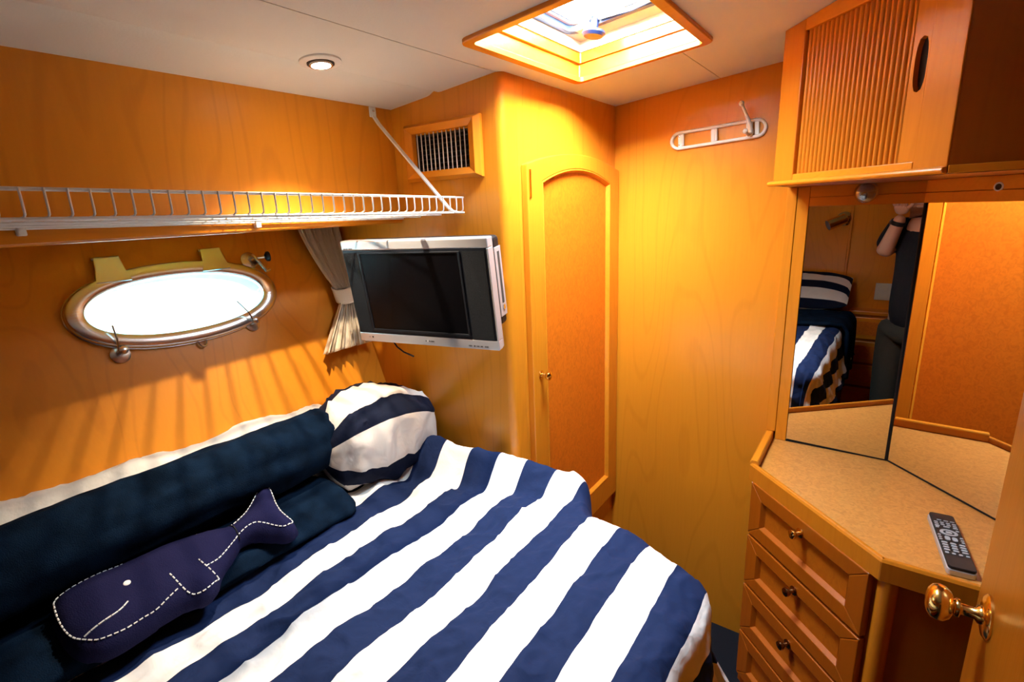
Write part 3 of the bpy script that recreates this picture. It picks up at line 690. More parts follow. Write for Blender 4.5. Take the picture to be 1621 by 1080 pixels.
tbox('top_band', 'tv_silver', -hw, hw, hh-.024, hh, -.022, .0, bevel=.003)
tbox('bottom_band', 'tv_silver', -hw, hw, -hh, -hh+.026, -.022, .0, bevel=.003)
tbox('edge_strip', 'tv_silver', hw-.004, hw, -hh+.0262, hh-.0242, -.022, -.0005, bevel=.001)
sx0, sx1, sz0, sz1 = -.158, .134, -.098, .104
tbox('screen', 'tv_screen', sx0, sx1, sz0, sz1, -.0012, -.0006)
m_ = MB(); m_.ring([tp3(sx0-.006, sz0-.006, -.001), tp3(sx1+.006, sz0-.006, -.001), tp3(sx1+.006, sz1+.004, -.001), tp3(sx0-.006, sz1+.004, -.001)], [tp3(sx0, sz0, -.001), tp3(sx1, sz0, -.001), tp3(sx1, sz1, -.001), tp3(sx0, sz1, -.001)], TN*.003); m_.build('screen_bezel', 'tv_black', tv, bevel=.0015)
tbox('speaker_grille', 'tv_cloth', -hw+.006, sx0-.009, -hh+.028, hh-.030, -.001, .0003); tbox('speaker_grille', 'tv_cloth', sx1+.012, hw-.010, -hh+.028, hh-.030, -.001, .0003)
tbox('rear_shell', 'black_plastic', -hw+.03, hw-.004, -.085, hh-.004, -.070, -.0305, bevel=.010, seg=3)
sidep = tbox('disc_panel', 'tv_side', hw-.0038, hw-.0015, -.062, hh-.030, -.066, -.034, bevel=.001)
tbox('disc_slot', 'dark_gap', hw-.0015, hw-.0010, -.030, .096, -.056, -.046, parent=sidep)
tbox('button', 'chrome', hw-.0015, hw+.0005, -.046, -.034, -.056, -.046, parent=sidep)
tbox('bracket_arm', 'black_plastic', -.02, .02, -.02, .02, -.135, -.0705); MB().box(-.99, -.90, YT-.012, YT-.0005, -.24, -.15).build('bracket_plate', 'black_plastic', tv)
MB().tube([tp3(-.125, -hh+.002, -.020), tp3(-.108, -hh-.018, -.016), tp3(-.085, -hh-.030, -.012), tp3(-.052, -hh-.038, -.008)], [.0020, .0021, .0022, .0028], 8).build('cable', 'black_plastic', tv, smooth=50)
tbox('sensor', 'black_plastic', -.172, -.168, -hh+.012, -hh+.016, 0, .0006); tbox('sensor_mark', 'print_grey', -.182, -.179, -hh+.0125, -hh+.0145, 0, .0004)
def glyphs(name, mat, x, z, widths, h, gap=.0009):
    m_ = MB(); q = x
    for w_ in widths:
        if w_ > 0:
            k_ = random.random(); m_.obox(tp3(q+w_/2, z, .0004), AX, (w_/2, h/2*(.3 if k_ > .6 else 1), .0003)); m_.obox(tp3(q+w_*.25, z, .0004), AX, (w_*.22, h/2, .0003))
            q += w_+gap
        else: q -= w_
    m_.build(name, mat, tv)
glyphs('small_print', 'print_grey', -hw+.008, hh-.0195, [.0018]*6+[-.003]+[.0018]*5, .0024, .0006)
glyphs('maker_mark', 'print_grey', .002, -hh+.013, [.0030, -.0055, .0022, .0034, .0030, .0030, .0030], .0032)
m_ = MB(); m_.prism([tp3(.0065, -hh+.0112, .0003), tp3(.0125, -hh+.0112, .0003), tp3(.0095, -hh+.0172, .0003)], TN*.0004); m_.build('maker_triangle', 'print_light', tv)
glyphs('format_marks', 'print_grey', .130, -hh+.0085, [.002]*4+[-.004]+[.0045]+[-.003]+[.0034, .0034]+[-.003]+[.0028, .0028]+[-.005]+[.0016]*5, .0034, .0006)

# ------------------------------------------------------------------ curtain
cu = thing('curtain', (-1.34, .95, -.40), 'short cream pleated curtain tied back beside the porthole', 'curtain')
def curtain_rows(z0, z1, nrow, fy0, fy1, amp):
    rows = []
    for i in range(nrow):
        t = i/(nrow-1); z = z0+(z1-z0)*t; a, b = fy0(t), fy1(t); am = amp(t); row = []
        for k in range(150):
            s_ = k/149; ph = s_*2*math.pi*9.5 + .5*math.sin(s_*9)
            y = a+(b-a)*s_ + .18*am*math.sin(ph*2+1); x = hx(z)+.026+am*(1.15+math.sin(ph)*.9+.25*math.sin(ph*.43+2)) + .010*(1-t)
            row.append(V3((x, min(y, YT-.006), z + .006*math.sin(ph)*(t if z1 < -.3 else 0))))
        rows.append(row)
    return rows
ease = lambda t: t**1.5
MB().grid(curtain_rows(-.014, -.222, 26, lambda t: .905+.065*ease(t), lambda t: 1.046-.020*ease(t), lambda t: .014-.006*t)).build('upper_drape', 'curtain_cloth', cu, smooth=80, solid=.0012)
MB().grid(curtain_rows(-.256, -.392, 18, lambda t: .968-.118*t, lambda t: 1.028+.004*t, lambda t: .008+.012*t)).build('lower_flare', 'curtain_cloth', cu, smooth=80, solid=.0012)
m_ = MB(); rows = []
for z in (-.218, -.224, -.240, -.256, -.262):
    rows.append([V3((hx(z)+.040+.030*math.cos(q), .998+.040*math.sin(q), z+.004*math.sin(q*2))) for q in np.linspace(0, 2*math.pi, 33)[:-1]])
m_.grid(rows, closed=True).build('tieback', 'curtain_cloth', cu, smooth=60, solid=.0016)

# ------------------------------------------------------------------ closet door (arched)
cdoor = struct(empty('door_1', (XD, 1.41, -1.12))); cdoor['label'] = 'tall arched closet door with burl panel and small brass knob'
DX = XD+.020
def arch(y0, y1, zb, zs, za, n=20):
    pts = [(y0, zb), (y1, zb)]
    for k in range(n+1):
        t = k/n; y = y1+(y0-y1)*t; pts.append((y, zs+(za-zs)*(1-(2*t-1)**2)))
    return pts
oo = arch(1.132, 1.692, -1.10, .108, .145); ii = arch(1.202, 1.622, -1.005, .066, .104)
MB().ring([(XD, y, z) for y, z in oo], [(XD, y, z) for y, z in ii], (.020, 0, 0)).build('frame', 'maple_frame', cdoor, bevel=.003)
i2 = arch(1.212, 1.612, -.995, .058, .095)
rows = [[(XD+.019, y, z) for y, z in ii], [(XD+.021, y, z) for y, z in arch(1.205, 1.619, -1.002, .064, .101)], [(XD+.010, y, z) for y, z in i2], [(XD+.004, y, z) for y, z in i2], [(XD+.004, y, z) for y, z in ii]]; rows.append(rows[0])
MB().grid([[V3(p) for p in r] for r in rows], closed=True).build('moulding', 'maple_rail', cdoor, smooth=35)
MB().prism([(XD+.002, y, z) for y, z in arch(1.208, 1.616, -.999, .062, .099)], (.006, 0, 0)).build('panel', 'burl_panel', cdoor)
kn = MB().lathe((DX, 1.170, -.462), (1, 0, 0), [(.013, 0), (.013, .002), (.006, .004), (.0055, .016), (.010, .018), (.013, .024), (.012, .030), (.006, .033), (0, .034)], 24).build('knob', 'brass', cdoor, smooth=50)
MB().box(XD+.0205, XD+.0225, 1.138, 1.146, .025, .095).build('hinge', 'brass', cdoor)
MB().box(XD+.0003, XD+.0022, 1.122, 1.131, -1.1, .115).build('reveal', 'dark_gap', cdoor) if False else None

# ------------------------------------------------------------------ coat rack
RK = thing('coat_rack', (-.443, YH, .16), 'cream folding coat hook rack screwed to the bulkhead', 'coat rack')
ra = math.atan2(.012, .226); RX = V3((math.cos(ra), 0, math.sin(ra))); RZ = V3((-math.sin(ra), 0, math.cos(ra))); RC = V3((-.443, YH, .1885))
def rk(a, b, n=0.): return RC + RX*a + RZ*b + V3((0, -n, 0))
def stad(L, r, n=12): return [(L+r*math.cos(a), r*math.sin(a)) for a in np.linspace(-math.pi/2, math.pi/2, n)] + [(-L+r*math.cos(a), r*math.sin(a)) for a in np.linspace(math.pi/2, 3*math.pi/2, n)]
rows = []
for off, h in ((.0, .001), (.0, .008), (-.0025, .0105), (-.0065, .0105), (-.009, .008), (-.009, .001)):
    rows.append([rk(a, b, h) for a, b in stad(.112, .027+off)])
rows.append(rows[0]); MB().grid(rows, closed=True).build('frame', 'white_paint', RK, smooth=50)
for a in (-.105, -.006, .092, .112):
    MB().obox(rk(a, 0, .0055), (RX, RZ, V3((0, 1, 0))), (.0085 if a < .1 else .006, .0185, .0035)).build('crossbar', 'white_paint', RK, bevel=.0015)
for a in (-.122, .080):
    for b in (.012, -.012): MB().lathe(rk(a+.012, b, .009), (0, -1, 0), [(.0028, 0), (.002, .001), (0, .0012)], 10).build('screw', 'steel', RK)
for a in (-.098, .001): MB().tube([rk(a, -.016, .011), rk(a, .016, .011)], .0042, 8).build('folded_hook', 'white_paint', RK, smooth=50)
hk = MB().tube([rk(.098, -.014, .012), rk(.098, -.004, .020), rk(.096, .012, .024), rk(.090, .034, .036), rk(.083, .060, .060)], [.0062, .0066, .006, .0048, .0040], 10).build('hook', 'white_paint', RK, smooth=60)
def ball(c, r, name, mat, par): return MB().lathe(c, (0, 0, 1), [(r*math.sin(R_(a)), -r*math.cos(R_(a))) for a in range(0, 181, 18)], 16).build(name, mat, par, smooth=80)
ball(rk(.082, .064, .063), .0075, 'ball_tip', 'white_paint', hk)
MB().tube([rk(.098, -.012, .014), rk(.095, -.018, .030), rk(.090, -.012, .042)], .0046, 8).build('lower_prong', 'white_paint', hk, smooth=60)
ball(rk(.089, -.008, .045), .0072, 'ball_tip', 'white_paint', hk)

# ------------------------------------------------------------------ vanity: counter, drawers
D1 = V3((1, -1, 0)).normalized(); DN = V3((-1, -1, 0)).normalized()       # along the diagonal front / its outward normal
ZC = -.737
cA, cB, cC, cE = (-.236, YH), (-.236, 1.440), (.070, 1.147), (XR, 1.147)
vc = thing('vanity_cabinet', (.05, 1.4, FL), 'corner vanity cabinet with recessed panel drawers beneath the counter', 'cabinet')
bp = [(-.222, YH-.001), (-.222, 1.447), (.0745, 1.1625), (XR-.001, 1.1625), (XR-.001, YH-.001)]
MB().prism([(x, y, FL+.06) for x, y in bp], (0, 0, ZC-.030-FL-.06)).build('body', 'maple_shaded', vc)
bp2 = [(-.19, YH-.002), (-.19, 1.48), (.09, 1.21), (XR-.002, 1.21), (XR-.002, YH-.002)]
MB().prism([(x, y, FL) for x, y in bp2], (0, 0, .0595)).build('plinth', 'dark_gap', vc)
F0 = V3((-.222, 1.447, 0)); F1 = V3((.0745, 1.1625, 0)); FD = (F1-F0).normalized(); FNn = V3((FD.y, -FD.x, 0)); FNn = FNn if FNn.y < 0 else -FNn; FLn = (F1-F0).length
def fp(s_, z, n=0.): return F0 + FD*s_ + FNn*n + UP*z
dz = [(-.770, -.930), (-.938, -1.096), (-1.104, -1.262), (-1.270, -1.43)]
for i, (zt, zb) in enumerate(dz):
    dr = empty('drawer', fp(FLn/2, (zt+zb)/2)); dr.parent = vc; dr.location = fp(FLn/2, (zt+zb)/2) + V3((0, 0, ZO)) - vc.location
    s0, s1 = .012, FLn-.012; fw = .046
    q0 = [(s0, zt), (s1, zt), (s1, zb), (s0, zb)]; q1 = [(s0+fw, zt-fw*.85), (s1-fw, zt-fw*.85), (s1-fw, zb+fw*.85), (s0+fw, zb+fw*.85)]
    for k in range(4):
        j = (k+1) % 4
        MB().prism([fp(*q0[k], .0005), fp(*q0[j], .0005), fp(*q1[j], .0005), fp(*q1[k], .0005)], FNn*.017).build('frame_member', 'maple_shaded', dr, bevel=.0022)
    q2 = [(s0+fw+.007, zt-fw*.85-.007), (s1-fw-.007, zt-fw*.85-.007), (s1-fw-.007, zb+fw*.85+.007), (s0+fw+.007, zb+fw*.85+.007)]
    m_ = MB(); rows = [[fp(*a, .017) for a in q1], [fp(*a, .006) for a in q2], [fp(*a, .001) for a in q2], [fp(*a, .001) for a in q1]]; rows.append(rows[0]); m_.grid(rows, closed=True).build('moulding', 'maple_shaded', dr)
    MB().prism([fp(*a, .0007) for a in q2], FNn*.005).build('panel', 'burl_shaded', dr)
    zk = zt-.034
    MB().lathe(fp(FLn*.50, zk, .0175), FNn, [(.012, 0), (.012, .002), (.0055, .004), (.005, .013), (.009, .016), (.0115, .021), (.0105, .026), (.005, .028), (0, .0285)], 20).build('knob', 'brass' if i == 0 else 'dark_brass', dr, smooth=50)
ct = [(-.2245, 1.52, -.800, -.90)]
MB().box(-.2275, -.2225, 1.46, 1.475, -.905, -.795).build('catch_strip', 'steel', vc)
# rounded post at the right of the drawers
pr_ = [(.0745+.022*math.cos(a)*.0, 1.1625) for a in (0,)]
MB().lathe((.088, 1.1655, FL+.06), (0, 0, 1), [(.018, 0), (.018, ZC-.031-FL-.06)], 24).build('corner_post', 'maple_dimmed', vc, smooth=40)

wt = thing('worktop', (.05, 1.4, ZC), 'pale burl veneer counter top with raised wooden edge rail', 'counter top')
MB().prism([(x, y, ZC-.029) for x, y in (cA[0:2], cB, cC, cE, (XR-.0005, YH-.0005), (cA[0], YH-.0005))][1:] if False else [(cA[0]+.014, YH-.0005, ZC-.029), (cB[0]+.014, cB[1]+.007, ZC-.029), (cC[0]+.006, cC[1]+.014, ZC-.029), (XR-.0005, cE[1]+.014, ZC-.029), (XR-.0005, YH-.0005, ZC-.029)], (0, 0, .029)).build('top', 'burl_top', wt)
def rail(p, q, name, h=.016, wdt=.015, low=.034, mat='maple_dimmed', ex=0.):
    p = V3((*p, 0)); q = V3((*q, 0)); d = (q-p).normalized(); n = V3((-d.y, d.x, 0)); n = n if n.y > 0 or (abs(n.y) < 1e-6 and n.x > 0) else -n
    if abs(d.x) < 1e-6: n = V3((1, 0, 0))
    p = p - d*ex; q = q + d*ex
    prof = [(0, ZC-low), (0, ZC+h-.006), (.004, ZC+h), (wdt-.003, ZC+h), (wdt, ZC+h-.004), (wdt, ZC-low)]
    return MB().prism([p+n*a+UP*b for a, b in prof], q-p).build(name, mat, wt, bevel=.0015)
rail(cB, cC, 'edge_rail'); rail(cC, cE, 'edge_rail'); rail((cA[0], YH-.001), (cB[0], cB[1]), 'end_rail', h=.026, wdt=.022, mat='maple_rail')

# ------------------------------------------------------------------ mirrors and their framing
ML0, ML1, MY, MZ0, MZ1 = -.178, .074, 1.674, ZC+.001, -.029
mf = struct(empty('trim_5', (-.2, MY, ZC))); mf['label'] = 'maple boards framing the vanity mirrors'
MB().box(-.2355, -.2095, MY-.006, YH-.001, ZC+.027, .024).build('post', 'maple_frame', mf, bevel=.002)
MB().box(-.2090, ML0-.001, MY-.002, YH-.001, ZC+.001, .024).build('board', 'maple_frame', mf, bevel=.001)
for (z0, z1, n) in ((MZ1+.0005, -.0045, 0), (-.0035, .0255, .001)):
    MB().box(ML0, ML1+.02, MY-.004+n, YH-.001, z0, z1).build('header_board', 'maple_cross', mf, bevel=.0008)
rp0 = V3((ML1, MY, 0)); rp1 = rp0 + D1*.49
for (z0, z1, n) in ((MZ1+.0005, -.0045, .004), (-.0035, .0255, .003)):
    MB().prism([rp0+DN*n+UP*z0, rp1+DN*(n+.008)+UP*z0, rp1+DN*(n+.008)+UP*z1, rp0+DN*n+UP*z1], -DN*.02).build('header_board', 'maple_cross', mf, bevel=.0008)
MD = V3((math.cos(R_(1.0)), -math.sin(R_(1.0)), 0)); MC_ = V3((-.052, MY+.001, 0)); MNn = V3((math.sin(R_(1.0)), math.cos(R_(1.0)), 0))
MB().prism([MC_-MD*.126+UP*MZ0, MC_+MD*.1245+UP*MZ0, MC_+MD*.1245+UP*MZ1, MC_-MD*.126+UP*MZ1], MNn*.005).build('mirror_pane', 'mirror')
mL = bpy.data.objects['mirror_pane']; tag(mL, 'left vanity mirror showing the berth and photographer', 'mirror', None)
RA = R_(1.2); RD1 = V3((D1.x*math.cos(RA)+D1.y*math.sin(RA), -D1.x*math.sin(RA)+D1.y*math.cos(RA), 0)); rq0 = rp0+D1*.003-DN*.003; rq1 = rq0+RD1*.487
mR = MB().prism([rq0+UP*MZ0, rq1+UP*MZ0, rq1+UP*MZ1, rq0+UP*MZ1], -DN*.005).build('mirror_pane', 'mirror')
tag(mR, 'right angled vanity mirror reflecting the closet door', 'mirror')
MB().lathe((ML1+.001, MY+.002, MZ0), (0, 0, 1), [(.0045, 0), (.0045, MZ1-MZ0)], 10).build('mirror_joint', 'black_plastic', mf)
MB().box(ML0, ML1, MY-.0012, MY-.0002, MZ0, MZ0+.004).build('mirror_edge', 'black_plastic', mf)
MB().prism([rq0+DN*.0012+UP*MZ0, rq1+DN*.0012+UP*MZ0, rq1+DN*.0012+UP*(MZ0+.004), rq0+DN*.0012+UP*(MZ0+.004)], -DN*.001).build('mirror_edge', 'black_plastic', mf)
pk = thing('puck_light', (-.050, MY-.006, .003), 'round clear glass puck lamp on the header above the mirror', 'lamp')
MB().lathe((-.050, MY-.0045, .003), (0, -1, 0), [(.022, 0), (.022, .004), (.018, .006), (0, .006)], 28).build('base', 'steel', pk, smooth=40)
MB().lathe((-.050, MY-.0065, .003), (0, -1, 0), [(.026, 0), (.027, .006), (.022, .014), (.012, .019), (0, .020)], 28).build('lens', 'puck_glass', pk, smooth=60)
MB().tube([(-.057, MY-.013, .004), (-.052, MY-.013, .008), (-.048, MY-.013, .001), (-.043, MY-.013, .004)], .0012, 6).build('filament', 'chrome', pk)
hc = rp0 + D1*.170 + DN*.0045 + UP*.002
hd = thing('grommet', hc, 'small round grommet hole in the header board by the cabinet', 'grommet')
MB().lathe(hc, DN, [(.010, 0), (.010, .002), (.0075, .003), (.0065, .002)], 20).build('rim', 'white_paint', hd, smooth=40); MB().lathe(hc, DN, [(.0066, -.0001), (.0066, .0022), (0, .0022)], 16).build('hole', 'dark_gap', hd)

# ------------------------------------------------------------------ upper cabinet with tambour
UC = thing('wall_cabinet', (.1, 1.45, .026), 'corner wall cabinet with a ribbed tambour door above the mirror', 'cabinet')
CA = V3((-.233, 1.42, 0)); CL = .4285; CB = CA + D1*CL; Z0 = .0265
def cq(s_, z, n=0.): return CA + D1*s_ + DN*n + UP*z
def ct_(s_): return cz((CA+D1*s_).x) - .001
# carcass behind the front
pl = [CA-DN*.020, CB-DN*.020, V3((CB.x+.0, CB.y+.028, 0)), V3((XR-.001, CB.y+.028, 0)), V3((XR-.001, YH-.001, 0)), V3((CA.x, YH-.001, 0))]
pl = [CA+V3((.0285, 0, 0)), V3((XR-.001, CB.y+.0165, 0)), V3((XR-.001, YH-.001, 0)), V3((CA.x+.0005, YH-.001, 0)), V3((CA.x+.0005, CA.y+.0285, 0))]
inner = [CA+V3((0, .040, 0)), CB+V3((.0, .040, 0)), V3((XR-.001, CB.y+.040, 0)), V3((XR-.001, YH-.001, 0)), V3((CA.x, YH-.001, 0))]
m_ = MB(); nP = len(inner); m_.add([p+UP*Z0 for p in inner] + [p+UP*(cz(p.x)-.0012) for p in inner], [tuple(range(nP))[::-1], tuple(range(nP, 2*nP))] + [(i, (i+1) % nP, (i+1) % nP+nP, i+nP) for i in range(nP)])
m_.build('carcass', 'dark_gap', UC)
# front frame: stiles, rails
def fpiece(name, s0, s1, z0, z1f, n0=-.020, n1=0., mat='maple_dimmed', **k):
    zt = (lambda s_: ct_(s_)) if z1f is None else (lambda s_: z1f)
    vs = [cq(s0, z0, n1), cq(s1, z0, n1), cq(s1, zt(s1), n1), cq(s0, zt(s0), n1)]
    return MB().prism(vs, DN*(n0-n1)).build(name, mat, UC, **k)
fpiece('stile', 0, .0655, Z0, None, bevel=.002); fpiece('stile', .3665, CL, Z0, None, bevel=.002)
fpiece('bottom_rail', .066, .366, Z0, .0495, mat='maple_cross', bevel=.0015)
MB().prism([cq(.066, .3430, 0), cq(.366, .3430, 0), cq(.366, ct_(.366), 0), cq(.066, ct_(.066), 0)], -DN*.020).build('top_rail', 'maple_cross', UC, bevel=.0015)
prof = [(0, Z0-.001), (.008, Z0-.0005), (.011, Z0+.004), (.009, Z0+.009), (.001, Z0+.011)]
MB().prism([cq(-.008, z, n+.0005) for n, z in prof], D1*(CL+.010)).build('bottom_moulding', 'maple_cross', UC, bevel=.0015)
# right side panel
MB().prism([CB+V3((.002, .001, Z0)), V3((XR-.002, CB.y+.001, Z0)), V3((XR-.002, CB.y+.001, cz(XR)-.001)), CB+V3((.002, .001, cz(CB.x)-.001))], (0, .018, 0)).build('side_panel', 'maple_shaded', UC)
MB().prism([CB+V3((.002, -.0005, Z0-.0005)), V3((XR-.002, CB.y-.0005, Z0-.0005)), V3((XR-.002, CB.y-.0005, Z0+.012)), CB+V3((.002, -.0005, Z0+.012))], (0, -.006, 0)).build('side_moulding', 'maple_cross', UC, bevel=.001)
MB().prism([p+UP*(Z0-.0012) for p in [CA-DN*.021+D1*.01, CB-DN*.021, V3((CB.x+.03, CB.y+.022, 0)), V3((XR-.002, CB.y+.022, 0)), V3((XR-.002, 1.26, 0)), V3((ML1+.01, MY-.012, 0)), V3((CA.x+.002, MY-.012, 0))]], (0, 0, .001)).build('bottom_panel', 'maple_shaded', UC)
# tambour ribs
ns = 22; pw_ = (.3300-.0665)/ns; rib = None
for i in range(ns):
    s_ = .0665+pw_*(i+.5)
    if rib is None:
        pts = [(-.5, -.0165), (-.5, -.0130), (-.44, -.0100), (-.25, -.0075), (0, -.0066), (.25, -.0075), (.44, -.0100), (.5, -.0130), (.5, -.0165)]
        rib = MB().prism([cq(s_+a*pw_*.96, .0500, n) for a, n in pts], (0, 0, .2925)).build('tambour_slat', 'maple_dimmed', UC, smooth=50)
        s00 = s_
    else:
        c = rib.copy(); COL.objects.link(c); c.parent = UC; c.location = D1*(s_-s00)
# leading slat with the oval finger slot
sl_ = stad(.033, .0105, 10)
o_, i_ = hole_loops(.0115, .0435, 2.8, .3305-.3485, .3660-.3485, .150-.2065, .263-.2065, 40)
ob = [(.3485+a, .2065+b) for a, b in o_]; slot = [(.3485+a, .2065+b) for a, b in i_]
hs = MB(); hs.ring([cq(a, b, -.006) for a, b in ob], [cq(a, b, -.006) for a, b in slot], -DN*.010)
hs.prism([cq(.3305, .0500, -.006), cq(.3660, .0500, -.006), cq(.3660, .150, -.006), cq(.3305, .150, -.006)], -DN*.010); hs.prism([cq(.3305, .263, -.006), cq(.3660, .263, -.006), cq(.3660, .3425, -.006), cq(.3305, .3425, -.006)], -DN*.010)
hs.build('pull_slat', 'maple_dimmed', UC)
fpiece('slot_back', .334, .363, .155, .258, n0=-.0195, n1=-.0172, mat='dark_gap')

# ------------------------------------------------------------------ remote control
rA = V3((.153, 1.392, ZC)); sc_r = .737/.6
p0 = V3((.125, 1.133, 0))*sc_r; p1 = V3((.164, 1.143, 0))*sc_r; p2 = V3((.182, .969, 0))*sc_r; p3 = V3((.142, .956, 0))*sc_r
rcen = (p0+p1+p2+p3)/4; ry = ((p0+p1)/2-(p2+p3)/2).normalized(); rx = V3((ry.y, -ry.x, 0)); RLn, RWd = .212, .047
rcen += V3((0, .004, 0))
rm = thing('remote_control', (rcen.x, rcen.y, ZC), 'long black remote control with grey keys lying on the counter', 'remote control')
def rmp(a, b, h): return V3((rcen.x, rcen.y, ZC)) + rx*a + ry*b + UP*h
MB().prism([rmp(a, b, .0006) for a, b in rrect(-RWd/2, RWd/2, -RLn/2, RLn/2, .007)], (0, 0, .013)).build('lower_shell', 'tv_silver', rm, bevel=.002)
MB().prism([rmp(a, b, .0137) for a, b in rrect(-RWd/2+.0016, RWd/2-.0010, -RLn/2+.001, RLn/2-.001, .007)], (0, 0, .006)).build('upper_shell', 'black_plastic', rm, bevel=.0018)
keyc = {}
def key(a, b, wx, wy, rr=None):
    kk = (wx, wy)
    if kk not in keyc:
        keyc[kk] = MB().prism([rmp(a+x, b+y, .0198) for x, y in rrect(-wx/2, wx/2, -wy/2, wy/2, min(wx, wy)*.42, 3)], (0, 0, .0016)).build('key', 'key_grey', rm); keyc[(kk, 'o')] = (a, b)
    else:
        c = keyc[kk].copy(); COL.objects.link(c); c.parent = rm; a0, b0 = keyc[(kk, 'o')]; c.location = rx*(a-a0)+ry*(b-b0)
for a in (-.009, .003, .014): key(a, .071, .0080, .0026)
for r__, b in enumerate((.061, .053)):
    for a in (-.016, -.0055, .005, .0155): key(a, b, .0072, .0040)
for a in (-.016, .000, .0150): key(a, .045, .0085 if a else .0110, .0045)
key(-.017, .039, .006, .0045); key(.0165, .0345, .006, .0045)
rg_ = MB(); rgo = [rmp(.0155*math.cos(a), .022+.0120*math.sin(a), .0198) for a in np.linspace(0, 2*math.pi, 33)[:-1]]; rgi = [rmp(.0100*math.cos(a), .022+.0075*math.sin(a), .0198) for a in np.linspace(0, 2*math.pi, 33)[:-1]]
rg_.ring(rgo, rgi, (0, 0, .0016)).build('navigation_ring', 'key_grey', rm); key(0, .022, .0110, .0080)
for a, b in ((-.0185, .008), (.0185, .008), (-.0185, -.001), (.0185, -.001), (-.0185, -.009), (.0185, -.009)): key(a, b, .0056, .0045)
for a in (-.0062, .0062): key(a, -.0015, .0088, .0150)
for b in (-.020, -.029, -.038, -.047):
    for a in (-.0145, 0, .0145): key(a, b, .0100, .0056)
for a in (-.0165, -.0055, .0055, .0165): key(a, -.058, .0064, .0052)

# ------------------------------------------------------------------ open cabin door with brass knob
cd2 = struct(empty('door_2', (.198, .65, FL+.02))); cd2['label'] = 'open varnished cabin door at the right edge of the view'
MB().box(.1805, .2145, .40, .945, FL+.02, cz(.2)-.06).build('leaf', 'door_shaded', cd2, bevel=.004)
ky, kz = .864, -.585
MB().lathe((.1805, ky, kz), (-1, 0, 0), [(.031, 0), (.031, .003), (.027, .006), (.018, .008), (0, .009)], 36).build('rosette', 'brass', cd2, smooth=45)
kb = MB().lathe((.1805, ky, kz), (-1, 0, 0), [(.0135, .008), (.0125, .012), (.008, .015), (.008, .030), (.013, .032), (.013, .0355), (.0105, .038), (.0195, .042), (.0250, .049), (.0262, .056), (.0235, .063), (.0165, .068), (.009, .070), (0, .0702)], 36).build('knob', 'brass', cd2, smooth=60)
struct(MB().box(.18, XR, .355, .398, FL, cz(.3)).build('trim_6', 'maple_shaded'))

# ------------------------------------------------------------------ aft corner, seen only in the mirror
dk_ = thing('drawer_chest', (.10, YB, FL), 'built in wooden drawer chest behind the photographer, seen in the mirror', 'chest')
MB().box(-.215, XR-.001, YB+.001, -.735, FL, -.785).build('body', 'maple_shaded', dk_)
MB().box(-.219, XR-.001, YB+.001, -.722, -.784, -.760).build('top', 'maple_cross', dk_, bevel=.004)
for i in range(4):
    z1 = -.80-i*.165
    d_ = MB().box(-.205, .13, -.7345, -.722, z1-.15, z1).build('drawer_front', 'maple_cross', dk_, bevel=.005)
    MB().box(-.175, .10, -.7215, -.719, z1-.12, z1-.03).build('drawer_panel', 'burl_panel', d_)
    MB().lathe((-.04, -.719, z1-.075), (0, 1, 0), [(.008, 0), (.005, .004), (.009, .012), (.008, .018), (0, .02)], 14).build('knob', 'dark_brass', d_, smooth=40)
sw = thing('switch_plate', (.037, YB, -.68), 'white wall switch plate behind the photographer, seen in the mirror', 'switch')
MB().box(-.096, -.006, YB+.0005, YB+.008, -.698, -.585).build('plate', 'switch_white', sw, bevel=.003); MB().box(-.078, -.024, YB+.0085, YB+.012, -.637, -.598).build('rocker', 'switch_white', sw, bevel=.001); MB().box(-.078, -.024, YB+.0085, YB+.012, -.686, -.645).build('rocker', 'switch_white', sw, bevel=.001)
rlp = thing('reading_lamp', (-.262, YB, -.17), 'brass swivel reading lamp over the berth head, seen in the mirror', 'lamp')
LB = V3((-.318, YB, -.160)); LDr = V3((-.80, .45, -.36)).normalized(); LS = LB+V3((-.012, .075, -.006))
MB().lathe(LB+V3((0, .0005, 0)), (0, 1, 0), [(.047, 0), (.047, .006), (.036, .014), (.012, .020), (0, .020)], 30).build('base', 'brass', rlp, smooth=40)
MB().tube([LB+V3((0, .016, 0)), LB+V3((-.003, .045, -.001)), LS], .009, 10).build('arm', 'brass', rlp, smooth=40)
MB().lathe(LS, LDr, [(.024, -.035), (.034, -.026), (.036, .085), (.033, .086), (.032, .080), (0, .080)], 28).build('shade', 'brass', rlp, smooth=40)
MB().lathe(LS+LDr*.0805, LDr, [(.032, 0), (.032, .004), (0, .004)], 24).build('diffuser', 'lamp_glass_blue', rlp)
hbd = tag(MB().box(-1.20, -.29, YB+.0005, YB+.022, -.745, -.60).build('headboard', 'maple_cross', bevel=.004), 'low wooden headboard behind the pillow, seen in the mirror', 'headboard')

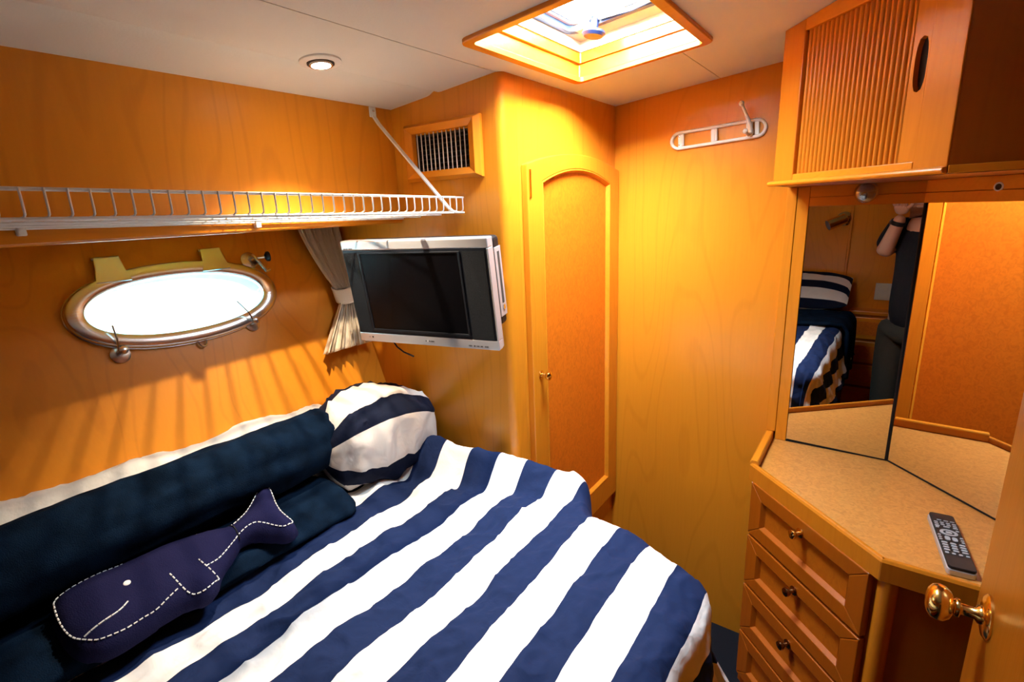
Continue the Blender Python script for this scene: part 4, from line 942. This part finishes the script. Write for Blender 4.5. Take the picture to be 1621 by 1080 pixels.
# ------------------------------------------------------------------ photographer (behind the lens, seen in the mirror)
pe = thing('person', (.12, -.17, FL), 'person in dark polo shirt and olive trousers photographing, seen in the mirror', 'person')
F = HEAD; Rr = RIGHT0
def bp_(f, r, z): return F*f + Rr*(r + (.02 if z < -.15 else 0)) + UP*z
def skin(name, mat, verts, edges, radii, parent=pe, sub=2, root=0):
    me = bpy.data.meshes.new(name); off = V3(parent.location)
    q = parent.parent
    while q is not None: off += q.location; q = q.parent
    me.from_pydata([tuple(v+V3((0, 0, ZO))-off) for v in verts], edges, [])
    o = bpy.data.objects.new(name, me); COL.objects.link(o); o.parent = parent
    md = o.modifiers.new('skin', 'SKIN'); md.use_smooth_shade = True
    for i, r in enumerate(radii):
        sv = me.skin_vertices[0].data[i]; sv.radius = r if isinstance(r, tuple) else (r, r); sv.use_root = (i == root)
    md2 = o.modifiers.new('sub', 'SUBSURF'); md2.levels = sub; md2.render_levels = sub
    me.materials.append(MATS[mat]); return o
try:
    B = -.19
    body_v = [bp_(B, 0, -.62), bp_(B-.01, 0, -.48), bp_(B-.02, 0, -.34), bp_(B-.01, 0, -.21), bp_(B+.01, 0, -.13), bp_(B+.035, 0, -.06), bp_(B+.05, 0, .03), bp_(B+.05, 0, .09),
              bp_(B, -.095, -.68), bp_(B+.01, -.10, -1.03), bp_(B-.01, -.10, -1.44), bp_(B, .095, -.68), bp_(B+.01, .10, -1.03), bp_(B-.01, .10, -1.44),
              bp_(B-.01, -.17, -.20), bp_(B+.125, -.135, -.325), bp_(-.055, -.035, -.115),
              bp_(B-.01, .17, -.20), bp_(B+.03, .26, -.36), bp_(-.075, .085, -.085)]
    body_e = [(0, 1), (1, 2), (2, 3), (3, 4), (4, 5), (5, 6), (6, 7), (0, 8), (8, 9), (9, 10), (0, 11), (11, 12), (12, 13), (3, 14), (14, 15), (15, 16), (3, 17), (17, 18), (18, 19)]
    body_r = [(.10, .08), (.10, .08), (.11, .085), (.10, .07), .055, .055, (.075, .09), (.06, .075), (.055, .055), .045, .036, (.055, .055), .045, .036, .060, .044, .027, .060, .044, .027]
    skin('body', 'skin', body_v, body_e, body_r)
    skin('shirt', 'shirt_black', [bp_(B, 0, -.79), bp_(B-.01, 0, -.52), bp_(B-.02, 0, -.34), bp_(B-.012, 0, -.20), bp_(B-.01, -.17, -.195), bp_(B+.105, -.14, -.305), bp_(B-.01, .17, -.195), bp_(B+.015, .235, -.31)],
         [(0, 1), (1, 2), (2, 3), (3, 4), (4, 5), (3, 6), (6, 7)], [(.150, .132), (.150, .130), (.158, .125), (.135, .10), .076, .066, .076, .066])
    skin('trousers', 'trousers_olive', [bp_(B, 0, -.68), bp_(B, -.092, -.76), bp_(B+.01, -.102, -1.03), bp_(B-.005, -.102, -1.46), bp_(B, .092, -.76), bp_(B+.01, .102, -1.03), bp_(B-.005, .102, -1.46)],
         [(0, 1), (1, 2), (2, 3), (0, 4), (4, 5), (5, 6)], [(.125, .112), (.100, .106), .080, .068, (.100, .106), .080, .068])
    for s_ in (-1, 1):
        skin('shoe', 'shoe_dark', [bp_(B-.06, .10*s_, -1.495), bp_(B+.04, .105*s_, -1.495), bp_(B+.15, .11*s_, -1.505)], [(0, 1), (1, 2)], [(.040, .038), (.045, .036), (.038, .028)])
    # hands: five separate fingers round the lens and the grip
    for s_, wr_ in ((-1, bp_(-.055, -.035, -.115)), (1, bp_(-.075, .085, -.085))):
        if s_ < 0:
            palm = [wr_, wr_+F*.012+UP*.030+Rr*.004, wr_+F*.020+UP*.052+Rr*.006]
            hv = list(palm); he = [(0, 1), (1, 2)]; hr = [(.026, .022), (.038, .018), (.040, .015)]
            fin_d = [(-.030, .9), (-.011, 1.0), (.009, .95), (.028, .8)]
            hand = skin('hand', 'skin', hv, he, hr)
            for a, l in fin_d:
                b0 = palm[2]+Rr*a; skin('finger', 'skin', [b0-UP*.008, b0+UP*.012*l+F*.010-Rr*.006, b0+UP*.034*l+F*.008-Rr*.002, b0+UP*.052*l-F*.004+Rr*.006], [(0, 1), (1, 2), (2, 3)], [.0095, .009, .0085, .0075], parent=hand)
            b0 = palm[1]+Rr*.034; skin('thumb', 'skin', [b0-Rr*.01, b0+UP*.020+Rr*.012-F*.008, b0+UP*.045+Rr*.012-F*.008], [(0, 1), (1, 2)], [.011, .010, .009], parent=hand)
        else:
            palm = [wr_, wr_+UP*.028-Rr*.006, wr_+UP*.055-Rr*.012]
            hand = skin('hand', 'skin', palm, [(0, 1), (1, 2)], [(.026, .022), (.034, .022), (.036, .018)])
            for k in range(4):
                b0 = palm[1]+UP*(.038-.018*k)+F*.012; l = (.95, 1, .95, .8)[k]
                skin('finger', 'skin', [b0-F*.008, b0+F*.022*l+Rr*.002, b0+F*.032*l-Rr*.016, b0+F*.026*l-Rr*.034], [(0, 1), (1, 2), (2, 3)], [.0095, .009, .0085, .0075], parent=hand)
            b0 = palm[1]-F*.012; skin('thumb', 'skin', [b0+F*.006, b0-F*.014-Rr*.014+UP*.012, b0-F*.010-Rr*.036+UP*.020], [(0, 1), (1, 2)], [.011, .010, .009], parent=hand)
    hd_c = bp_(B+.055, 0, .045)
    hair = MB(); rows = []
    for i in range(13):
        th = R_(i*9.2); row = []
        for k in range(28):
            q = 2*math.pi*k/28; cut = 1 + (.35 if math.cos(q) < .2 else -.12)
            t_ = min(th*cut, R_(118)); row.append(hd_c + F*(.098*math.sin(t_)*math.cos(q)-.010) + Rr*(.082*math.sin(t_)*math.sin(q)) + UP*(.118*math.cos(t_)))
        rows.append(row)
    hair.grid(rows, closed=True).build('hair', 'hair_grey', pe, smooth=80, solid=.010)
    for s_ in (-1, 1):
        MB().lathe(bp_(B+.045, .078*s_, .02), Rr*s_, [(.022, 0), (.026, .004), (.022, .010), (.012, .008), (0, .006)], 16, sx=1.2, sy=.7).build('ear', 'skin', pe, smooth=60)
        ball(bp_(B+.125, .032*s_, .035), .012, 'eye', 'stitch_white', pe)
    skin('nose', 'skin', [bp_(B+.13, 0, .03), bp_(B+.150, 0, .0), bp_(B+.135, 0, -.01)], [(0, 1), (1, 2)], [.009, .013, .010])
    MB().tube([bp_(B+.128, -.022, -.045), bp_(B+.136, 0, -.043), bp_(B+.128, .022, -.045)], [.004, .006, .004], 8).build('lips', 'skin', pe, smooth=60)
    el_ = bp_(B+.125, -.135, -.325); wr_ = bp_(-.055, -.035, -.115); ad = (wr_-el_).normalized(); wp = wr_-ad*.045
    wa = thing('wristwatch', wp, 'black wristwatch on the raised forearm, seen in the mirror', 'watch')
    MB().lathe(wp-ad*.010, ad, [(.0335, 0), (.0345, .003), (.0345, .019), (.0335, .022), (.031, .022), (.031, 0)], 28).build('strap', 'black_plastic', wa, smooth=40)
    MB().lathe(wp + (-Rr*.9-F*.2).normalized()*.033, (-Rr*.9-F*.2), [(.019, 0), (.019, .007), (.016, .009), (0, .009)], 24).build('case', 'chrome', wa, smooth=40)
    ca = thing('camera_body', bp_(-.09, 0, -.05), 'black camera held up to the eye by the photographer, seen in the mirror', 'camera')
    MB().obox(bp_(-.120, .005, 0), (F, Rr, UP), (.022, .068, .045)).build('body', 'black_plastic', ca, bevel=.008, seg=3)
    MB().obox(bp_(-.118, .0, .052), (F, Rr, UP), (.022, .024, .012)).build('viewfinder_hump', 'black_plastic', ca, bevel=.006)
    MB().lathe(bp_(-.098, 0, 0), F, [(.032, 0), (.034, .010), (.034, .040), (.038, .050), (.038, .068), (.034, .068), (.030, .058), (0, .055)], 32).build('lens', 'black_plastic', ca, smooth=40)
except Exception as ex:
    import traceback; traceback.print_exc()
